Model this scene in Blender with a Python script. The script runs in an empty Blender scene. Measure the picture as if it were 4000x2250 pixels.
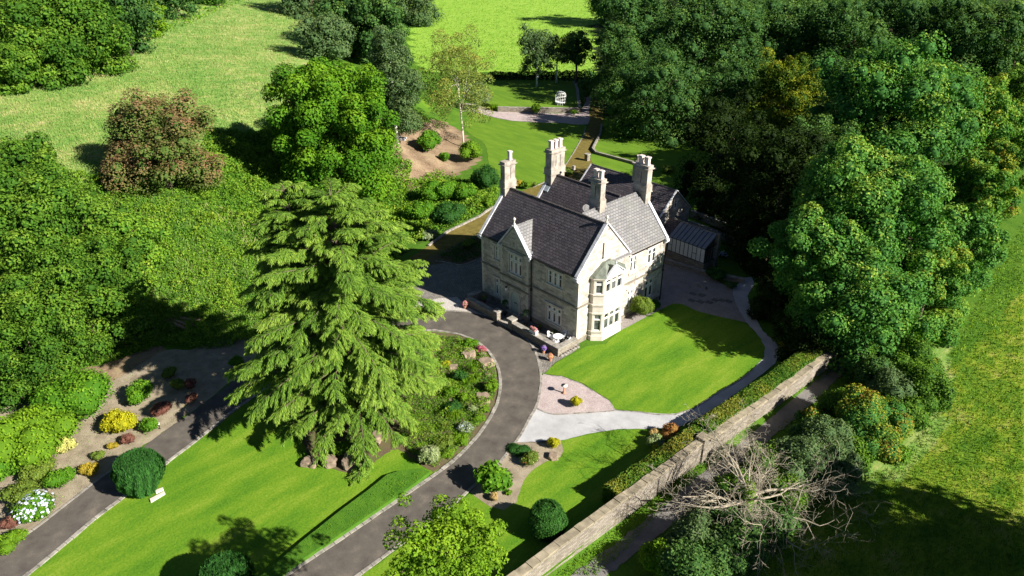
import bpy, bmesh, math, random
import numpy as np
from mathutils import Vector, Matrix, noise as mnoise

# ------------------------------------------------------------------ scene, camera, light
S = bpy.context.scene
COL = S.collection
rad = math.radians
CAMP = np.array([34.436, -39.269, 33.436])
YAW, PITCH, ROLL, FPX = -0.825, 0.493, -0.003, 2800.0
def basis():
    cy, sy, cp, sp = math.cos(YAW), math.sin(YAW), math.cos(PITCH), math.sin(PITCH)
    f = np.array([sy*cp, cy*cp, -sp]); r = np.array([cy, -sy, 0.0]); u = np.cross(r, f)
    c, s = math.cos(ROLL), math.sin(ROLL)
    return c*r+s*u, -s*r+c*u, f
CR, CU, CF = basis()
cam = bpy.data.cameras.new('camera'); camo = bpy.data.objects.new('camera', cam); COL.objects.link(camo)
camo.matrix_world = Matrix(((CR[0], CU[0], -CF[0], CAMP[0]), (CR[1], CU[1], -CF[1], CAMP[1]), (CR[2], CU[2], -CF[2], CAMP[2]), (0, 0, 0, 1)))
cam.sensor_width = 36; cam.lens = 36*FPX/4000; cam.clip_end = 3000; cam.clip_start = .5
S.camera = camo
SUN_AZ, SUN_EL = 16.0, 32.0          # azimuth counter-clockwise from +X
w = bpy.data.worlds.new('World'); S.world = w; w.use_nodes = True
nt = w.node_tree
sky = nt.nodes.new('ShaderNodeTexSky'); sky.sky_type = 'NISHITA'; sky.sun_disc = False
sky.sun_elevation = rad(SUN_EL); sky.sun_rotation = rad(90-SUN_AZ); sky.altitude = 200; sky.air_density = .45; sky.dust_density = .15; sky.ozone_density = 1.5
nt.links.new(sky.outputs[0], nt.nodes['Background'].inputs[0]); nt.nodes['Background'].inputs[1].default_value = 0.05
sl = bpy.data.lights.new('sun', 'SUN'); sl.energy = 5.0; sl.angle = rad(.5); sl.color = (1, .94, .84)
so = bpy.data.objects.new('sun', sl); COL.objects.link(so)
sd = Vector((math.cos(rad(SUN_AZ))*math.cos(rad(SUN_EL)), math.sin(rad(SUN_AZ))*math.cos(rad(SUN_EL)), math.sin(rad(SUN_EL))))
so.rotation_euler = sd.to_track_quat('Z', 'Y').to_euler(); so.location = (0, 0, 60)
S.view_settings.view_transform = 'Standard'; S.view_settings.look = 'None'; S.view_settings.exposure = 1.2
S.cycles.max_bounces = 5; S.cycles.diffuse_bounces = 3; S.cycles.glossy_bounces = 2; S.cycles.transmission_bounces = 3
S.cycles.caustics_reflective = False; S.cycles.caustics_refractive = False

R0 = np.random.default_rng(11)
random.seed(5)

# ------------------------------------------------------------------ terrain
FOOT = np.array([(-26.6, -140), (-26.3, -37.7), (-24.9, -25.1), (-24.4, -15.2), (-30, -3), (-38.5, 11), (-44, 22), (-66, 43), (-115, 64), (-215, 140), (-420, 300)], float)
def wall_x(y): return np.interp(y, [-60, -40, -18, -4, 5.5, 16.5, 60], [14.2, 14.4, 14.85, 15.3, 15.8, 16.1, 16.6])
def sdist(x, y):
    x = np.asarray(x, float); y = np.asarray(y, float)
    best = np.full(x.shape, 1e9); sign = np.ones(x.shape)
    for (ax, ay), (bx, by) in zip(FOOT[:-1], FOOT[1:]):
        dx, dy = bx-ax, by-ay; L2 = dx*dx+dy*dy
        t = np.clip(((x-ax)*dx+(y-ay)*dy)/L2, 0, 1)
        px, py = x-(ax+t*dx), y-(ay+t*dy); d = np.hypot(px, py)
        cr = dx*py-dy*px
        m = d < best; best = np.where(m, d, best); sign = np.where(m, np.where(cr > 0, 1, -1), sign)
    return best*sign
def terrain(x, y):
    x = np.asarray(x, float); y = np.asarray(y, float)
    s = sdist(x, y); sp = np.clip(s, 0, None)
    h = 7.5*(1-np.exp(-(sp**1.4)/38.0)) + .11*np.clip(sp-8, 0, 110)
    b = (x-CAMP[0])*math.sin(YAW)+(y-CAMP[1])*math.cos(YAW)
    h = h + np.where(s < 0, 1, np.exp(-sp/20))*np.clip(b-150, 0, 260)*.035
    h = h - .55*np.clip((x-wall_x(y)+.15)/.3, 0, 1)*np.clip((48-y)/8, 0, 1)
    return h
def fbm(x, y, sc, seed=0):
    return mnoise.fractal(Vector((x*sc+seed*13.7, y*sc-seed*7.1, seed*3.3)), .7, 2.1, 4)
def ppm(P):                                  # pixels (of the 2576-wide view) per metre at P
    return FPX*.644/float((np.array(P)-CAMP)@CF)
def ray(x, y):
    u, v = x*4000/2576, y*4000/2576
    d = CF+CR*(u-2000)/FPX-CU*(v-1125)/FPX
    return d/np.linalg.norm(d)
def at(x, y, dz=0.0):                        # ground point (plus dz) seen at a photo position
    d = ray(x, y)
    ts = np.concatenate([np.arange(15, 160, .5), np.arange(160, 700, 2)])
    P = CAMP[None]+ts[:, None]*d[None]
    f = P[:, 2]-(terrain(P[:, 0], P[:, 1])+dz)
    k = np.where(f < 0)[0]
    if len(k) == 0: return CAMP+d*400
    a, b = ts[max(k[0]-1, 0)], ts[k[0]]
    for _ in range(14):
        m = (a+b)/2; p = CAMP+d*m
        if p[2]-(float(terrain(p[0], p[1]))+dz) < 0: b = m
        else: a = m
    return CAMP+d*b
def on(x, y, axis, val):                     # point at a photo position on the plane axis = val
    d = ray(x, y); t = (val-CAMP[axis])/d[axis]; return CAMP+d*t
def proj(P):
    P = np.asarray(P, float)-CAMP; z = P@CF
    return (2000+FPX*(P@CR)/z)*.644, (1125-FPX*(P@CU)/z)*.644

# ------------------------------------------------------------------ materials
def newmat(name):
    m = bpy.data.materials.new(name); m.use_nodes = True
    return m, m.node_tree, m.node_tree.nodes['Principled BSDF']
def N(t, typ, **kw):
    n = t.nodes.new(typ)
    for k, v in kw.items():
        if k in n.inputs: n.inputs[k].default_value = v
        else: setattr(n, k, v)
    return n
def ramp(t, fac, stops):
    r = t.nodes.new('ShaderNodeValToRGB'); e = r.color_ramp.elements
    while len(e) < len(stops): e.new(.5)
    for i, (p, c) in enumerate(stops): e[i].position = p; e[i].color = (*c, 1)
    t.links.new(fac, r.inputs[0]); return r.outputs[0]
def mix(t, fac, a, b, mode='MIX'):
    m = t.nodes.new('ShaderNodeMix'); m.data_type = 'RGBA'; m.blend_type = mode
    for k, v in ((0, fac), (6, a), (7, b)):
        if hasattr(v, 'is_linked') or hasattr(v, 'links'): t.links.new(v, m.inputs[k])
        elif k == 0: m.inputs[0].default_value = v
        else: m.inputs[k].default_value = (*v, 1)
    return m.outputs[2]
def noise(t, scale, detail=4, rough=.55, vec=None, dist=0):
    n = t.nodes.new('ShaderNodeTexNoise'); n.inputs['Scale'].default_value = scale; n.inputs['Detail'].default_value = detail
    n.inputs['Roughness'].default_value = rough; n.inputs['Distortion'].default_value = dist
    if vec is None: vec = t.nodes.new('ShaderNodeTexCoord').outputs['Object']
    t.links.new(vec, n.inputs['Vector']); return n.outputs[0]
def bump(t, p, h, strength=.4, dist=.05):
    b = t.nodes.new('ShaderNodeBump'); b.inputs['Strength'].default_value = strength; b.inputs['Distance'].default_value = dist
    t.links.new(h, b.inputs['Height']); t.links.new(b.outputs[0], p.inputs['Normal'])
def worldpos(t): return t.nodes.new('ShaderNodeNewGeometry').outputs['Position']
def mapped(t, vec, scale=(1, 1, 1), rot=(0, 0, 0)):
    m = t.nodes.new('ShaderNodeMapping'); m.inputs['Scale'].default_value = scale; m.inputs['Rotation'].default_value = rot
    t.links.new(vec, m.inputs['Vector']); return m.outputs[0]

def leafmat(name, cols, trans=.3, rough=.7, spec=.1):
    m, t, p = newmat(name)
    a = t.nodes.new('ShaderNodeAttribute'); a.attribute_name = 'tint'
    c = ramp(t, a.outputs['Fac'], [(i/(len(cols)-1), k) for i, k in enumerate(cols)])
    t.links.new(c, p.inputs['Base Color']); p.inputs['Roughness'].default_value = rough; p.inputs['Specular IOR Level'].default_value = spec
    tr = t.nodes.new('ShaderNodeBsdfTranslucent')
    c2 = mix(t, 1.0, c, (1.0, 1.0, .35), 'MULTIPLY'); t.links.new(c2, tr.inputs[0])
    ms = t.nodes.new('ShaderNodeMixShader'); ms.inputs[0].default_value = trans
    t.links.new(p.outputs[0], ms.inputs[1]); t.links.new(tr.outputs[0], ms.inputs[2])
    t.links.new(ms.outputs[0], t.nodes['Material Output'].inputs[0])
    return m
def groundmat(name, stops, scale=.9, fine=14, b=.5, rough=.95, finemix=.35, streak=None, bd=.05):
    m, t, p = newmat(name); pos = worldpos(t)
    v = pos if streak is None else mapped(t, pos, streak[0], (0, 0, streak[1]))
    n1 = noise(t, scale, 5, .6, v); n2 = noise(t, fine, 4, .7, pos)
    f = mix(t, finemix, n1, n2)
    c = ramp(t, f, stops); t.links.new(c, p.inputs['Base Color'])
    p.inputs['Roughness'].default_value = rough; p.inputs['Specular IOR Level'].default_value = .15
    bump(t, p, n2, b, bd); return m
def plain(name, col, rough=.7, metal=0, var=.15, sc=6, b=0.15):
    m, t, p = newmat(name); n = noise(t, sc, 5, .6)
    lo = tuple(k*(1-var) for k in col); hi = tuple(min(1, k*(1+var)) for k in col)
    t.links.new(ramp(t, n, [(.3, lo), (.7, hi)]), p.inputs['Base Color'])
    p.inputs['Roughness'].default_value = rough; p.inputs['Metallic'].default_value = metal
    if b: bump(t, p, noise(t, sc*6, 3), b, .01)
    return m
def bricky(name, c1, c2, mortar, bw, bh, msize=.012, rough=.9, squash=1, stain=None, b=.5, bias=0, msm=.1):
    m, t, p = newmat(name); uv = t.nodes.new('ShaderNodeTexCoord').outputs['UV']
    jn = noise(t, 2.2, 2, .5, uv)
    av = t.nodes.new('ShaderNodeVectorMath'); av.operation = 'MULTIPLY_ADD'
    cb = t.nodes.new('ShaderNodeCombineXYZ'); t.links.new(jn, cb.inputs[0]); t.links.new(jn, cb.inputs[1])
    t.links.new(cb.outputs[0], av.inputs[0]); av.inputs[1].default_value = (.05, .03, 0); t.links.new(uv, av.inputs[2])
    br = t.nodes.new('ShaderNodeTexBrick'); t.links.new(av.outputs[0], br.inputs[0])
    for k, v in (('Color1', c1), ('Color2', c2), ('Mortar', mortar)): br.inputs[k].default_value = (*v, 1)
    for k, v in (('Scale', 1), ('Mortar Size', msize), ('Mortar Smooth', msm), ('Bias', bias), ('Brick Width', bw), ('Row Height', bh)): br.inputs[k].default_value = v
    n = noise(t, .8, 5, .65, uv); c = mix(t, .55, br.outputs['Color'], ramp(t, n, [(.3, (.62, .6, .58)), (.7, (1.25, 1.22, 1.2))]), 'MULTIPLY')
    nf = noise(t, 9, 4, .7, uv); c = mix(t, .5, c, ramp(t, nf, [(.3, (.7, .7, .7)), (.7, (1.2, 1.2, 1.2))]), 'MULTIPLY')
    if stain:
        sn = noise(t, .55, 6, .7, mapped(t, uv, (1.4, .5, 1)), 1.0)
        st = ramp(t, sn, [(.55, (0, 0, 0)), (.75, (1, 1, 1))]); c = mix(t, st, c, stain)
    t.links.new(c, p.inputs['Base Color']); p.inputs['Roughness'].default_value = rough
    bb = mix(t, .5, br.outputs['Fac'], nf); inv = t.nodes.new('ShaderNodeMath'); inv.operation = 'MULTIPLY'; inv.inputs[1].default_value = -1
    t.links.new(bb, inv.inputs[0]); bump(t, p, inv.outputs[0], b, .03)
    return m

M = {}
M['lawn'] = groundmat('lawn grass', [(.33, (.045, .135, .007)), (.45, (.085, .192, .01)), (.54, (.128, .23, .013)), (.66, (.2, .275, .032))], .42, 7, .7, finemix=.42, streak=((1.5, .4, 1), rad(45)))
M['backlawn'] = groundmat('back lawn grass', [(.35, (.07, .16, .012)), (.5, (.105, .2, .014)), (.66, (.15, .25, .022))], .5, 6, .6, finemix=.4, streak=((.4, 1.6, 1), rad(40)))
M['striplawn'] = groundmat('rough strip grass', [(.3, (.03, .11, .008)), (.7, (.09, .2, .015))], 1.6, 12, .9)
M['asphalt'] = groundmat('drive tarmac', [(.36, (.065, .057, .05)), (.46, (.095, .084, .073)), (.55, (.115, .102, .088)), (.68, (.19, .16, .128))], .9, 20, .3, .85, .42)
M['soil'] = groundmat('bed soil', [(.32, (.18, .14, .10)), (.5, (.28, .235, .17)), (.6, (.35, .295, .22)), (.7, (.16, .2, .05))], 1.1, 16, .8)
M['island'] = groundmat('rockery soil', [(.3, (.09, .06, .04)), (.5, (.13, .1, .06)), (.65, (.08, .13, .02))], 1.3, 14, .8)
M['lane'] = groundmat('lane dirt', [(.3, (.12, .115, .11)), (.55, (.2, .19, .18)), (.75, (.3, .28, .26))], .8, 18, .6)
M['moss'] = groundmat('mossy path', [(.3, (.08, .07, .02)), (.5, (.15, .12, .03)), (.7, (.21, .17, .05))], 1.4, 14, .6)
M['gravel'] = groundmat('grey gravel', [(.3, (.27, .27, .28)), (.5, (.4, .4, .41)), (.7, (.55, .55, .55))], .7, 26, .5, .9, .5)
M['pinkgravel'] = groundmat('pink gravel', [(.35, (.25, .2, .19)), (.5, (.4, .33, .32)), (.66, (.58, .5, .49))], 1.2, 16, .6, .9, .75)
M['browngravel'] = groundmat('brown gravel', [(.35, (.17, .15, .14)), (.5, (.27, .24, .225)), (.66, (.4, .37, .35))], 1.2, 16, .6, .9, .75)
M['bark'] = plain('tree bark', (.12, .09, .06), .95, sc=3, b=.6, var=.4)
M['deadwood'] = plain('bleached dead wood', (.32, .28, .21), .9, var=.35, sc=2)
M['mullion'] = plain('dressed sandstone', (.58, .525, .455), .9, var=.15, sc=2)
M['stained'] = plain('weather-stained sandstone', (.2, .175, .14), .9, var=.35, sc=2)
M['coping'] = plain('pale coping stone', (.56, .57, .6), .8, var=.25, sc=2)
M['chimstone'] = plain('weathered chimney stone', (.33, .295, .25), .92, var=.45, sc=1.6, b=.4)
M['darkgap'] = plain('dark groove strip', (.03, .028, .026), .95)  # near-black colour of the thin strips that mark the chimney grooves
M['pot'] = plain('buff chimney pot', (.58, .5, .46), .85, var=.15)
M['white'] = plain('white paint', (.84, .84, .82), .45, var=.04, b=0)
M['black'] = plain('black iron', (.02, .02, .022), .4, var=.2, b=0)
M['lead'] = plain('grey lead', (.33, .38, .42), .5, var=.2, sc=4)
M['verdigris'] = plain('weathered lead roof', (.13, .15, .12), .6, var=.35, sc=3)
M['blind'] = plain('white blinds', (.6, .6, .58), .9, var=.1, b=0)
M['curtain'] = plain('cream blinds', (.45, .41, .32), .9, var=.1, b=0)
M['door'] = plain('pale green door paint', (.52, .6, .54), .5, var=.05, b=0)
M['terracotta'] = plain('terracotta', (.42, .2, .12), .85)
M['rockm'] = plain('brown rock', (.24, .18, .13), .95, var=.45, sc=1.6, b=.8)
M['capstone'] = plain('mossy wall coping', (.27, .23, .16), .95, var=.5, sc=1.3, b=.5)
M['slabm'] = plain('grey stone slab', (.26, .24, .21), .9, var=.5, sc=2, b=.4)
M['pinkfl'] = leafmat('pink flowers', [(.6, .12, .2), (.75, .35, .42)], .2)
M['purplefl'] = leafmat('purple flowers', [(.2, .08, .45), (.45, .3, .7)], .2)
M['orangefl'] = leafmat('red and orange flowers', [(.55, .08, .05), (.8, .35, .1), (.4, .2, .55)], .2)
M['whitefl'] = leafmat('white blue flowers', [(.35, .45, .68), (.68, .7, .76)], .1)
M['stone'] = bricky('coursed sandstone', (.62, .565, .50), (.28, .255, .225), (.48, .435, .385), .5, .22, .022, stain=(.17, .15, .12), bias=-.1)
M['drystone'] = bricky('rubble stone wall', (.33, .30, .255), (.18, .16, .13), (.16, .13, .1), .38, .14, .016, stain=(.15, .13, .07))
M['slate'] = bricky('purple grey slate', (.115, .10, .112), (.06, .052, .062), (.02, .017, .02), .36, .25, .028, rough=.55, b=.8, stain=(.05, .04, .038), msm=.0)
M['sunlit_slate'] = bricky('slate in sunlit tone', (.21, .205, .205), (.145, .145, .15), (.06, .06, .065), .36, .26, .022, rough=.5, b=.5, stain=(.13, .14, .115), msm=.0)  # same slate as the main roof; sunshine is put into this paler colour
M['cobble'] = bricky('stone setts', (.30, .28, .25), (.19, .175, .16), (.06, .055, .045), .24, .16, .02, b=.8)
M['flags'] = bricky('stone flags', (.17, .16, .15), (.12, .115, .105), (.05, .048, .04), .9, .6, .02)
def glassmat():
    m, t, p = newmat('window glass'); n = noise(t, 1.3, 2)
    t.links.new(ramp(t, n, [(.42, (.02, .025, .03)), (.62, (.12, .13, .13))]), p.inputs['Base Color'])
    p.inputs['Roughness'].default_value = .08; p.inputs['Specular IOR Level'].default_value = .6; return m
M['glass'] = glassmat()
# leaves: dark -> light ramps read through the per-leaf tint
G = {
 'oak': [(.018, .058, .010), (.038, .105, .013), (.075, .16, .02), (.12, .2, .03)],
 'deep': [(.010, .034, .009), (.02, .06, .014), (.036, .088, .02), (.065, .12, .026)],
 'syc': [(.012, .055, .012), (.028, .10, .018), (.055, .15, .024), (.16, .23, .03)],
 'sycgold': [(.02, .07, .012), (.045, .13, .018), (.12, .2, .022), (.3, .25, .03)],
 'chestnut': [(.028, .09, .008), (.06, .16, .011), (.11, .22, .014), (.16, .27, .02)],
 'haw': [(.04, .085, .015), (.085, .12, .025), (.16, .105, .05), (.22, .11, .07)],
 'cedar': [(.04, .085, .014), (.075, .15, .02), (.13, .21, .03), (.2, .28, .05)],
 'birch': [(.06, .1, .025), (.1, .14, .03), (.15, .17, .035), (.21, .19, .04)],
 'greybirch': [(.035, .07, .025), (.06, .10, .035), (.09, .13, .045)],
 'silver': [(.12, .17, .08), (.2, .25, .13), (.3, .34, .2)],
 'laurel': [(.03, .10, .008), (.055, .16, .011), (.1, .23, .016), (.17, .3, .03)],
 'lime': [(.07, .15, .01), (.13, .25, .012), (.22, .34, .02)],
 'box': [(.012, .045, .01), (.022, .08, .015), (.04, .12, .022)],
 'yew': [(.016, .06, .013), (.03, .105, .02), (.05, .15, .028)],
 'goldyew': [(.018, .05, .006), (.05, .095, .008), (.16, .19, .012), (.3, .3, .02)],
 'yellow': [(.2, .22, .01), (.42, .40, .012), (.6, .54, .03)],
 'pale': [(.35, .36, .08), (.6, .58, .2), (.72, .7, .3)],
 'gold': [(.2, .17, .02), (.4, .3, .03), (.55, .42, .06)],
 'brown': [(.09, .04, .03), (.16, .07, .05), (.22, .11, .08)],
 'olive': [(.06, .1, .015), (.11, .16, .02), (.17, .21, .04)],
 'variegated': [(.12, .19, .05), (.28, .34, .15), (.48, .52, .3)],
 'peach': [(.3, .22, .07), (.52, .36, .16), (.6, .5, .22)],
 'heather': [(.25, .06, .09), (.42, .14, .19)],
 'copper': [(.12, .1, .02), (.3, .12, .04), (.4, .2, .08)],
 'under': [(.03, .09, .012), (.07, .16, .014), (.13, .225, .018), (.24, .29, .035)],
 'meadow': [(.10, .22, .045), (.16, .28, .06), (.27, .33, .10), (.42, .39, .18)],
 'mixed': [(.02, .08, .015), (.04, .12, .02), (.07, .15, .02), (.22, .24, .02), (.22, .07, .035)],
 'hedge': [(.025, .08, .01), (.065, .125, .012), (.15, .15, .022)],
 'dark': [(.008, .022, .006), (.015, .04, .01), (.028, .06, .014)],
 'verge': [(.03, .1, .01), (.06, .16, .012), (.1, .22, .016)],
}
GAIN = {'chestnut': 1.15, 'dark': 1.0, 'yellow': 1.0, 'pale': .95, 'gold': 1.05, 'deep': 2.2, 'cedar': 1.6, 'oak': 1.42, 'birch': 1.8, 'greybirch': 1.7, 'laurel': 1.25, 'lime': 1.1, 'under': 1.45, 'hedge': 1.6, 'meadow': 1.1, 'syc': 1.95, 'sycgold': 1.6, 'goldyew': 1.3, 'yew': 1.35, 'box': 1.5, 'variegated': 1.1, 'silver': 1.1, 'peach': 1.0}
WARM = {k: (1.3, 1.04, .6) for k in ('oak', 'syc', 'chestnut', 'deep', 'under', 'box', 'laurel', 'dark', 'verge')}
WARM['syc'] = (1.2, 1.0, .95); WARM['deep'] = (1.2, 1.0, .95); WARM['cedar'] = (1.0, 1, .9); WARM['box'] = WARM['laurel'] = (1.1, 1.0, .85); WARM['under'] = (1, 1, 1); WARM['chestnut'] = (1.0, 1.03, .8); WARM['oak'] = (1.15, 1.04, .75)
for k in G: G[k] = [tuple(min(.8, q*GAIN.get(k, 1.4)*w_) for q, w_ in zip(c, WARM.get(k, (1, 1, 1)))) for c in G[k]]
L = {k: leafmat(k+' leaves', v) for k, v in G.items()}

# ------------------------------------------------------------------ object helpers
def tag(o, label=None, cat=None, group=None, kind=None):
    if label: o['label'] = label
    if cat: o['category'] = cat
    if group: o['group'] = group
    if kind: o['kind'] = kind
    return o
def thing(name, label, cat, loc=(0, 0, 0), group=None, rz=0):
    o = bpy.data.objects.new(name, None); COL.objects.link(o); o.location = tuple(loc); o.rotation_euler = (0, 0, rz)
    o.empty_display_size = .2
    return tag(o, label, cat, group)
def link(name, me, parent=None, label=None):
    o = bpy.data.objects.new(name, me); COL.objects.link(o)
    if parent is not None: o.parent = parent
    if label: o['label'] = label
    return o
class MB:                                     # gathers polygons, links them as ONE mesh
    def __init__(s): s.v = []; s.f = []; s.m = []; s.mi = 0
    def face(s, pts):
        i = len(s.v); s.v += [tuple(map(float, p)) for p in pts]; s.f.append(tuple(range(i, i+len(pts)))); s.m.append(s.mi)
    def box(s, x0, x1, y0, y1, z0, z1):
        a, b, c, d = (x0, y0), (x1, y0), (x1, y1), (x0, y1)
        s.prism([a, b, c, d], z0, z1)
    def prism(s, pts, z0, z1):                # pts counter-clockwise
        n = len(pts)
        s.face([(p[0], p[1], z1) for p in pts]); s.face([(p[0], p[1], z0) for p in reversed(pts)])
        for i in range(n):
            p, q = pts[i], pts[(i+1) % n]
            s.face([(p[0], p[1], z0), (q[0], q[1], z0), (q[0], q[1], z1), (p[0], p[1], z1)])
    def bar(s, a, b, up, wd, th):             # box beam from a to b, width wd across, thickness th along up (from the line upward)
        a, b, up = Vector(a), Vector(b), Vector(up).normalized()
        d = (b-a).normalized(); side = d.cross(up).normalized(); up = side.cross(d).normalized()
        q = [a-side*wd/2, a+side*wd/2, a+side*wd/2+up*th, a-side*wd/2+up*th]; r = [p+(b-a) for p in q]
        s.face(list(reversed(q))) if False else s.face(q[::1]); s.face(r[::-1])
        for i in range(4):
            j = (i+1) % 4; s.face([q[i], r[i], r[j], q[j]])
    def tube(s, pts, rs, n=8, cap=True):
        pts = [Vector(p) for p in pts]; rings = []
        ref = Vector((0, 0, 1))
        for i, p in enumerate(pts):
            d = (pts[min(i+1, len(pts)-1)]-pts[max(i-1, 0)])
            d = d.normalized() if d.length > 1e-9 else Vector((0, 0, 1))
            e = d.cross(ref if abs(d.z) < .9 else Vector((1, 0, 0))).normalized(); g = d.cross(e)
            rings.append([p+(e*math.cos(2*math.pi*k/n)+g*math.sin(2*math.pi*k/n))*rs[i] for k in range(n)])
        base = len(s.v)
        for r in rings: s.v += [tuple(q) for q in r]
        for i in range(len(rings)-1):
            for k in range(n):
                a = base+i*n+k; b = base+i*n+(k+1) % n
                s.f.append((a, a+n, b+n, b)); s.m.append(s.mi)
        if cap:
            s.f.append(tuple(base+k for k in range(n))); s.m.append(s.mi)
            s.f.append(tuple(base+(len(rings)-1)*n+k for k in reversed(range(n)))); s.m.append(s.mi)
    def lathe(s, c, prof, n=16):
        s.tube([(c[0], c[1], c[2]+z) for r, z in prof], [max(r, 1e-4) for r, z in prof], n)
    def build(s, name, mats, parent=None, label=None, smooth=False, fix=True):
        me = bpy.data.meshes.new(name); me.from_pydata(s.v, [], s.f)
        if not isinstance(mats, (list, tuple)): mats = [mats]
        for m in mats: me.materials.append(m)
        if len(mats) > 1: me.polygons.foreach_set('material_index', s.m)
        if fix:
            bm = bmesh.new(); bm.from_mesh(me); bmesh.ops.remove_doubles(bm, verts=bm.verts, dist=1e-5)
            bmesh.ops.recalc_face_normals(bm, faces=bm.faces); bm.to_mesh(me); bm.free()
        if smooth: me.polygons.foreach_set('use_smooth', [True]*len(me.polygons))
        uvm(me)
        return link(name, me, parent, label)
def uvm(me):                                  # metre-scaled UVs in each face's own plane
    uv = me.uv_layers.new(name='uv'); Z = Vector((0, 0, 1)); vs = me.vertices
    dat = np.empty(len(me.loops)*2)
    for p in me.polygons:
        n = p.normal; tt = Vector((1, 0, 0)) if abs(n.z) > .98 else Z.cross(n).normalized(); bb = n.cross(tt)
        for li in p.loop_indices:
            c = vs[me.loops[li].vertex_index].co; dat[2*li] = c.dot(tt); dat[2*li+1] = c.dot(bb)
    uv.data.foreach_set('uv', dat)
def npmesh(name, V, F, mat, tint=None):
    V = np.asarray(V, np.float32); F = np.asarray(F, np.int32); k = F.shape[1]
    me = bpy.data.meshes.new(name); me.vertices.add(len(V)); me.vertices.foreach_set('co', V.ravel())
    me.loops.add(F.size); me.loops.foreach_set('vertex_index', F.ravel())
    me.polygons.add(len(F)); me.polygons.foreach_set('loop_start', np.arange(0, F.size, k, dtype=np.int32))
    if tint is not None:
        a = me.attributes.new('tint', 'FLOAT', 'POINT'); a.data.foreach_set('value', np.asarray(tint, np.float32))
    me.materials.append(mat); me.update(calc_edges=True)
    return me
def unit(a): return a/np.maximum(np.linalg.norm(a, axis=-1, keepdims=True), 1e-9)
def cards(P, D, Nn, ln, wd, rng, kink=.25):
    """leaf-shaped quads: P centre, D long axis, Nn rough normal"""
    D = unit(D); Wd = unit(np.cross(Nn, D)); Nn = np.cross(D, Wd)
    ln = np.asarray(ln).reshape(-1, 1)*np.ones((len(P), 1)); wd = np.asarray(wd).reshape(-1, 1)*np.ones((len(P), 1))
    a = P-D*ln/2; b = P+Wd*wd/2+Nn*ln*kink*.3; c = P+D*ln/2-Nn*ln*kink*.4; d = P-Wd*wd/2+Nn*ln*kink*.3
    V = np.stack([a, b, c, d], 1).reshape(-1, 3)
    F = np.arange(len(V)).reshape(-1, 4)
    return V, F
def rdir(rng, n): return unit(rng.normal(size=(n, 3)))

def blob_leaves(rng, centers, radii, n, size, up=.35, flat=.85, shell=(.72, 1.06), aspect=.62, tone=None, lowcut=-.55, rnd=.7, core=0):
    """leaf cards on the outsides of many blobs; drops leaves buried deep inside other blobs"""
    centers = np.asarray(centers, float); radii = np.asarray(radii, float)
    w8 = radii**2; k = rng.choice(len(radii), n, p=w8/w8.sum())
    d = rdir(rng, n); d[:, 2] = np.where(d[:, 2] < lowcut, -d[:, 2], d[:, 2])
    r = radii[k]*rng.uniform(shell[0], shell[1], n)
    P = centers[k]+d*r[:, None]*np.array([1, 1, flat])
    keep = np.ones(n, bool)
    for c, q in zip(centers, radii):
        e = (P-c)/np.array([1, 1, flat]); keep &= (e*e).sum(1) > (q*.66)**2
    P, d, k = P[keep], d[keep], k[keep]; m = len(P)
    nn = unit(d+np.array([0, 0, up])+rdir(rng, m)*rnd)
    D = np.cross(nn, rdir(rng, m))
    ln = size*rng.uniform(.7, 1.3, m)
    V, F = cards(P, D, nn, ln, ln*aspect, rng)
    bt = rng.uniform(-.24, .24, len(radii)) if tone is None else tone
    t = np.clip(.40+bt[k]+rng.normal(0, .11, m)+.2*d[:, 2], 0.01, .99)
    out = [(V, F, np.repeat(t, 4))]
    if core:                                  # solid core tinted dark, painting shade into the gaps between leaves
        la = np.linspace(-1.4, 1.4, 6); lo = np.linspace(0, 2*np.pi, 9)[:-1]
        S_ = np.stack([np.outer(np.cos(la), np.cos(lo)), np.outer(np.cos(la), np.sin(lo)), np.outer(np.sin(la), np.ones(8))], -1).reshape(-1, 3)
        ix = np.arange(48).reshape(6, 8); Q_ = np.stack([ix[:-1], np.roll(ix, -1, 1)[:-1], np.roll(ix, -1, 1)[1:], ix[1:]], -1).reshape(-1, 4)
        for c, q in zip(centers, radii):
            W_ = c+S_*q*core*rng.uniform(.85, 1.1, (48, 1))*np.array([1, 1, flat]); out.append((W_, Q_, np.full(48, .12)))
    return merge(out)
def merge(parts):
    V = []; F = []; T = []; o = 0
    for v, f, t in parts: V.append(v); F.append(f+o); T.append(t); o += len(v)
    return np.concatenate(V), np.concatenate(F), np.concatenate(T)

def crown_blobs(rng, R, H, nb, br=(.26, .42), lump=.15, conical=0.0):
    """blob centres in an ellipsoid shell of radius R and half height H, origin at its centre"""
    d = rdir(rng, nb*2); d = d[d[:, 2] > -.8][:nb]
    d = d[np.argsort(rng.random(len(d)))]
    rr = rng.uniform(.5, .80, len(d))*(1+rng.normal(0, lump, len(d)))
    rad_ = rng.uniform(br[0], br[1], len(d))*R
    c = d*rr[:, None]*np.array([R, R, H])
    if conical: c[:, :2] *= (1-conical*np.clip((c[:, 2:3]/H+.3), 0, 1))
    return np.vstack([c, [[0, 0, 0], [0, 0, H*.35]]]), np.append(rad_, [R*.5, R*.42])

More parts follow.
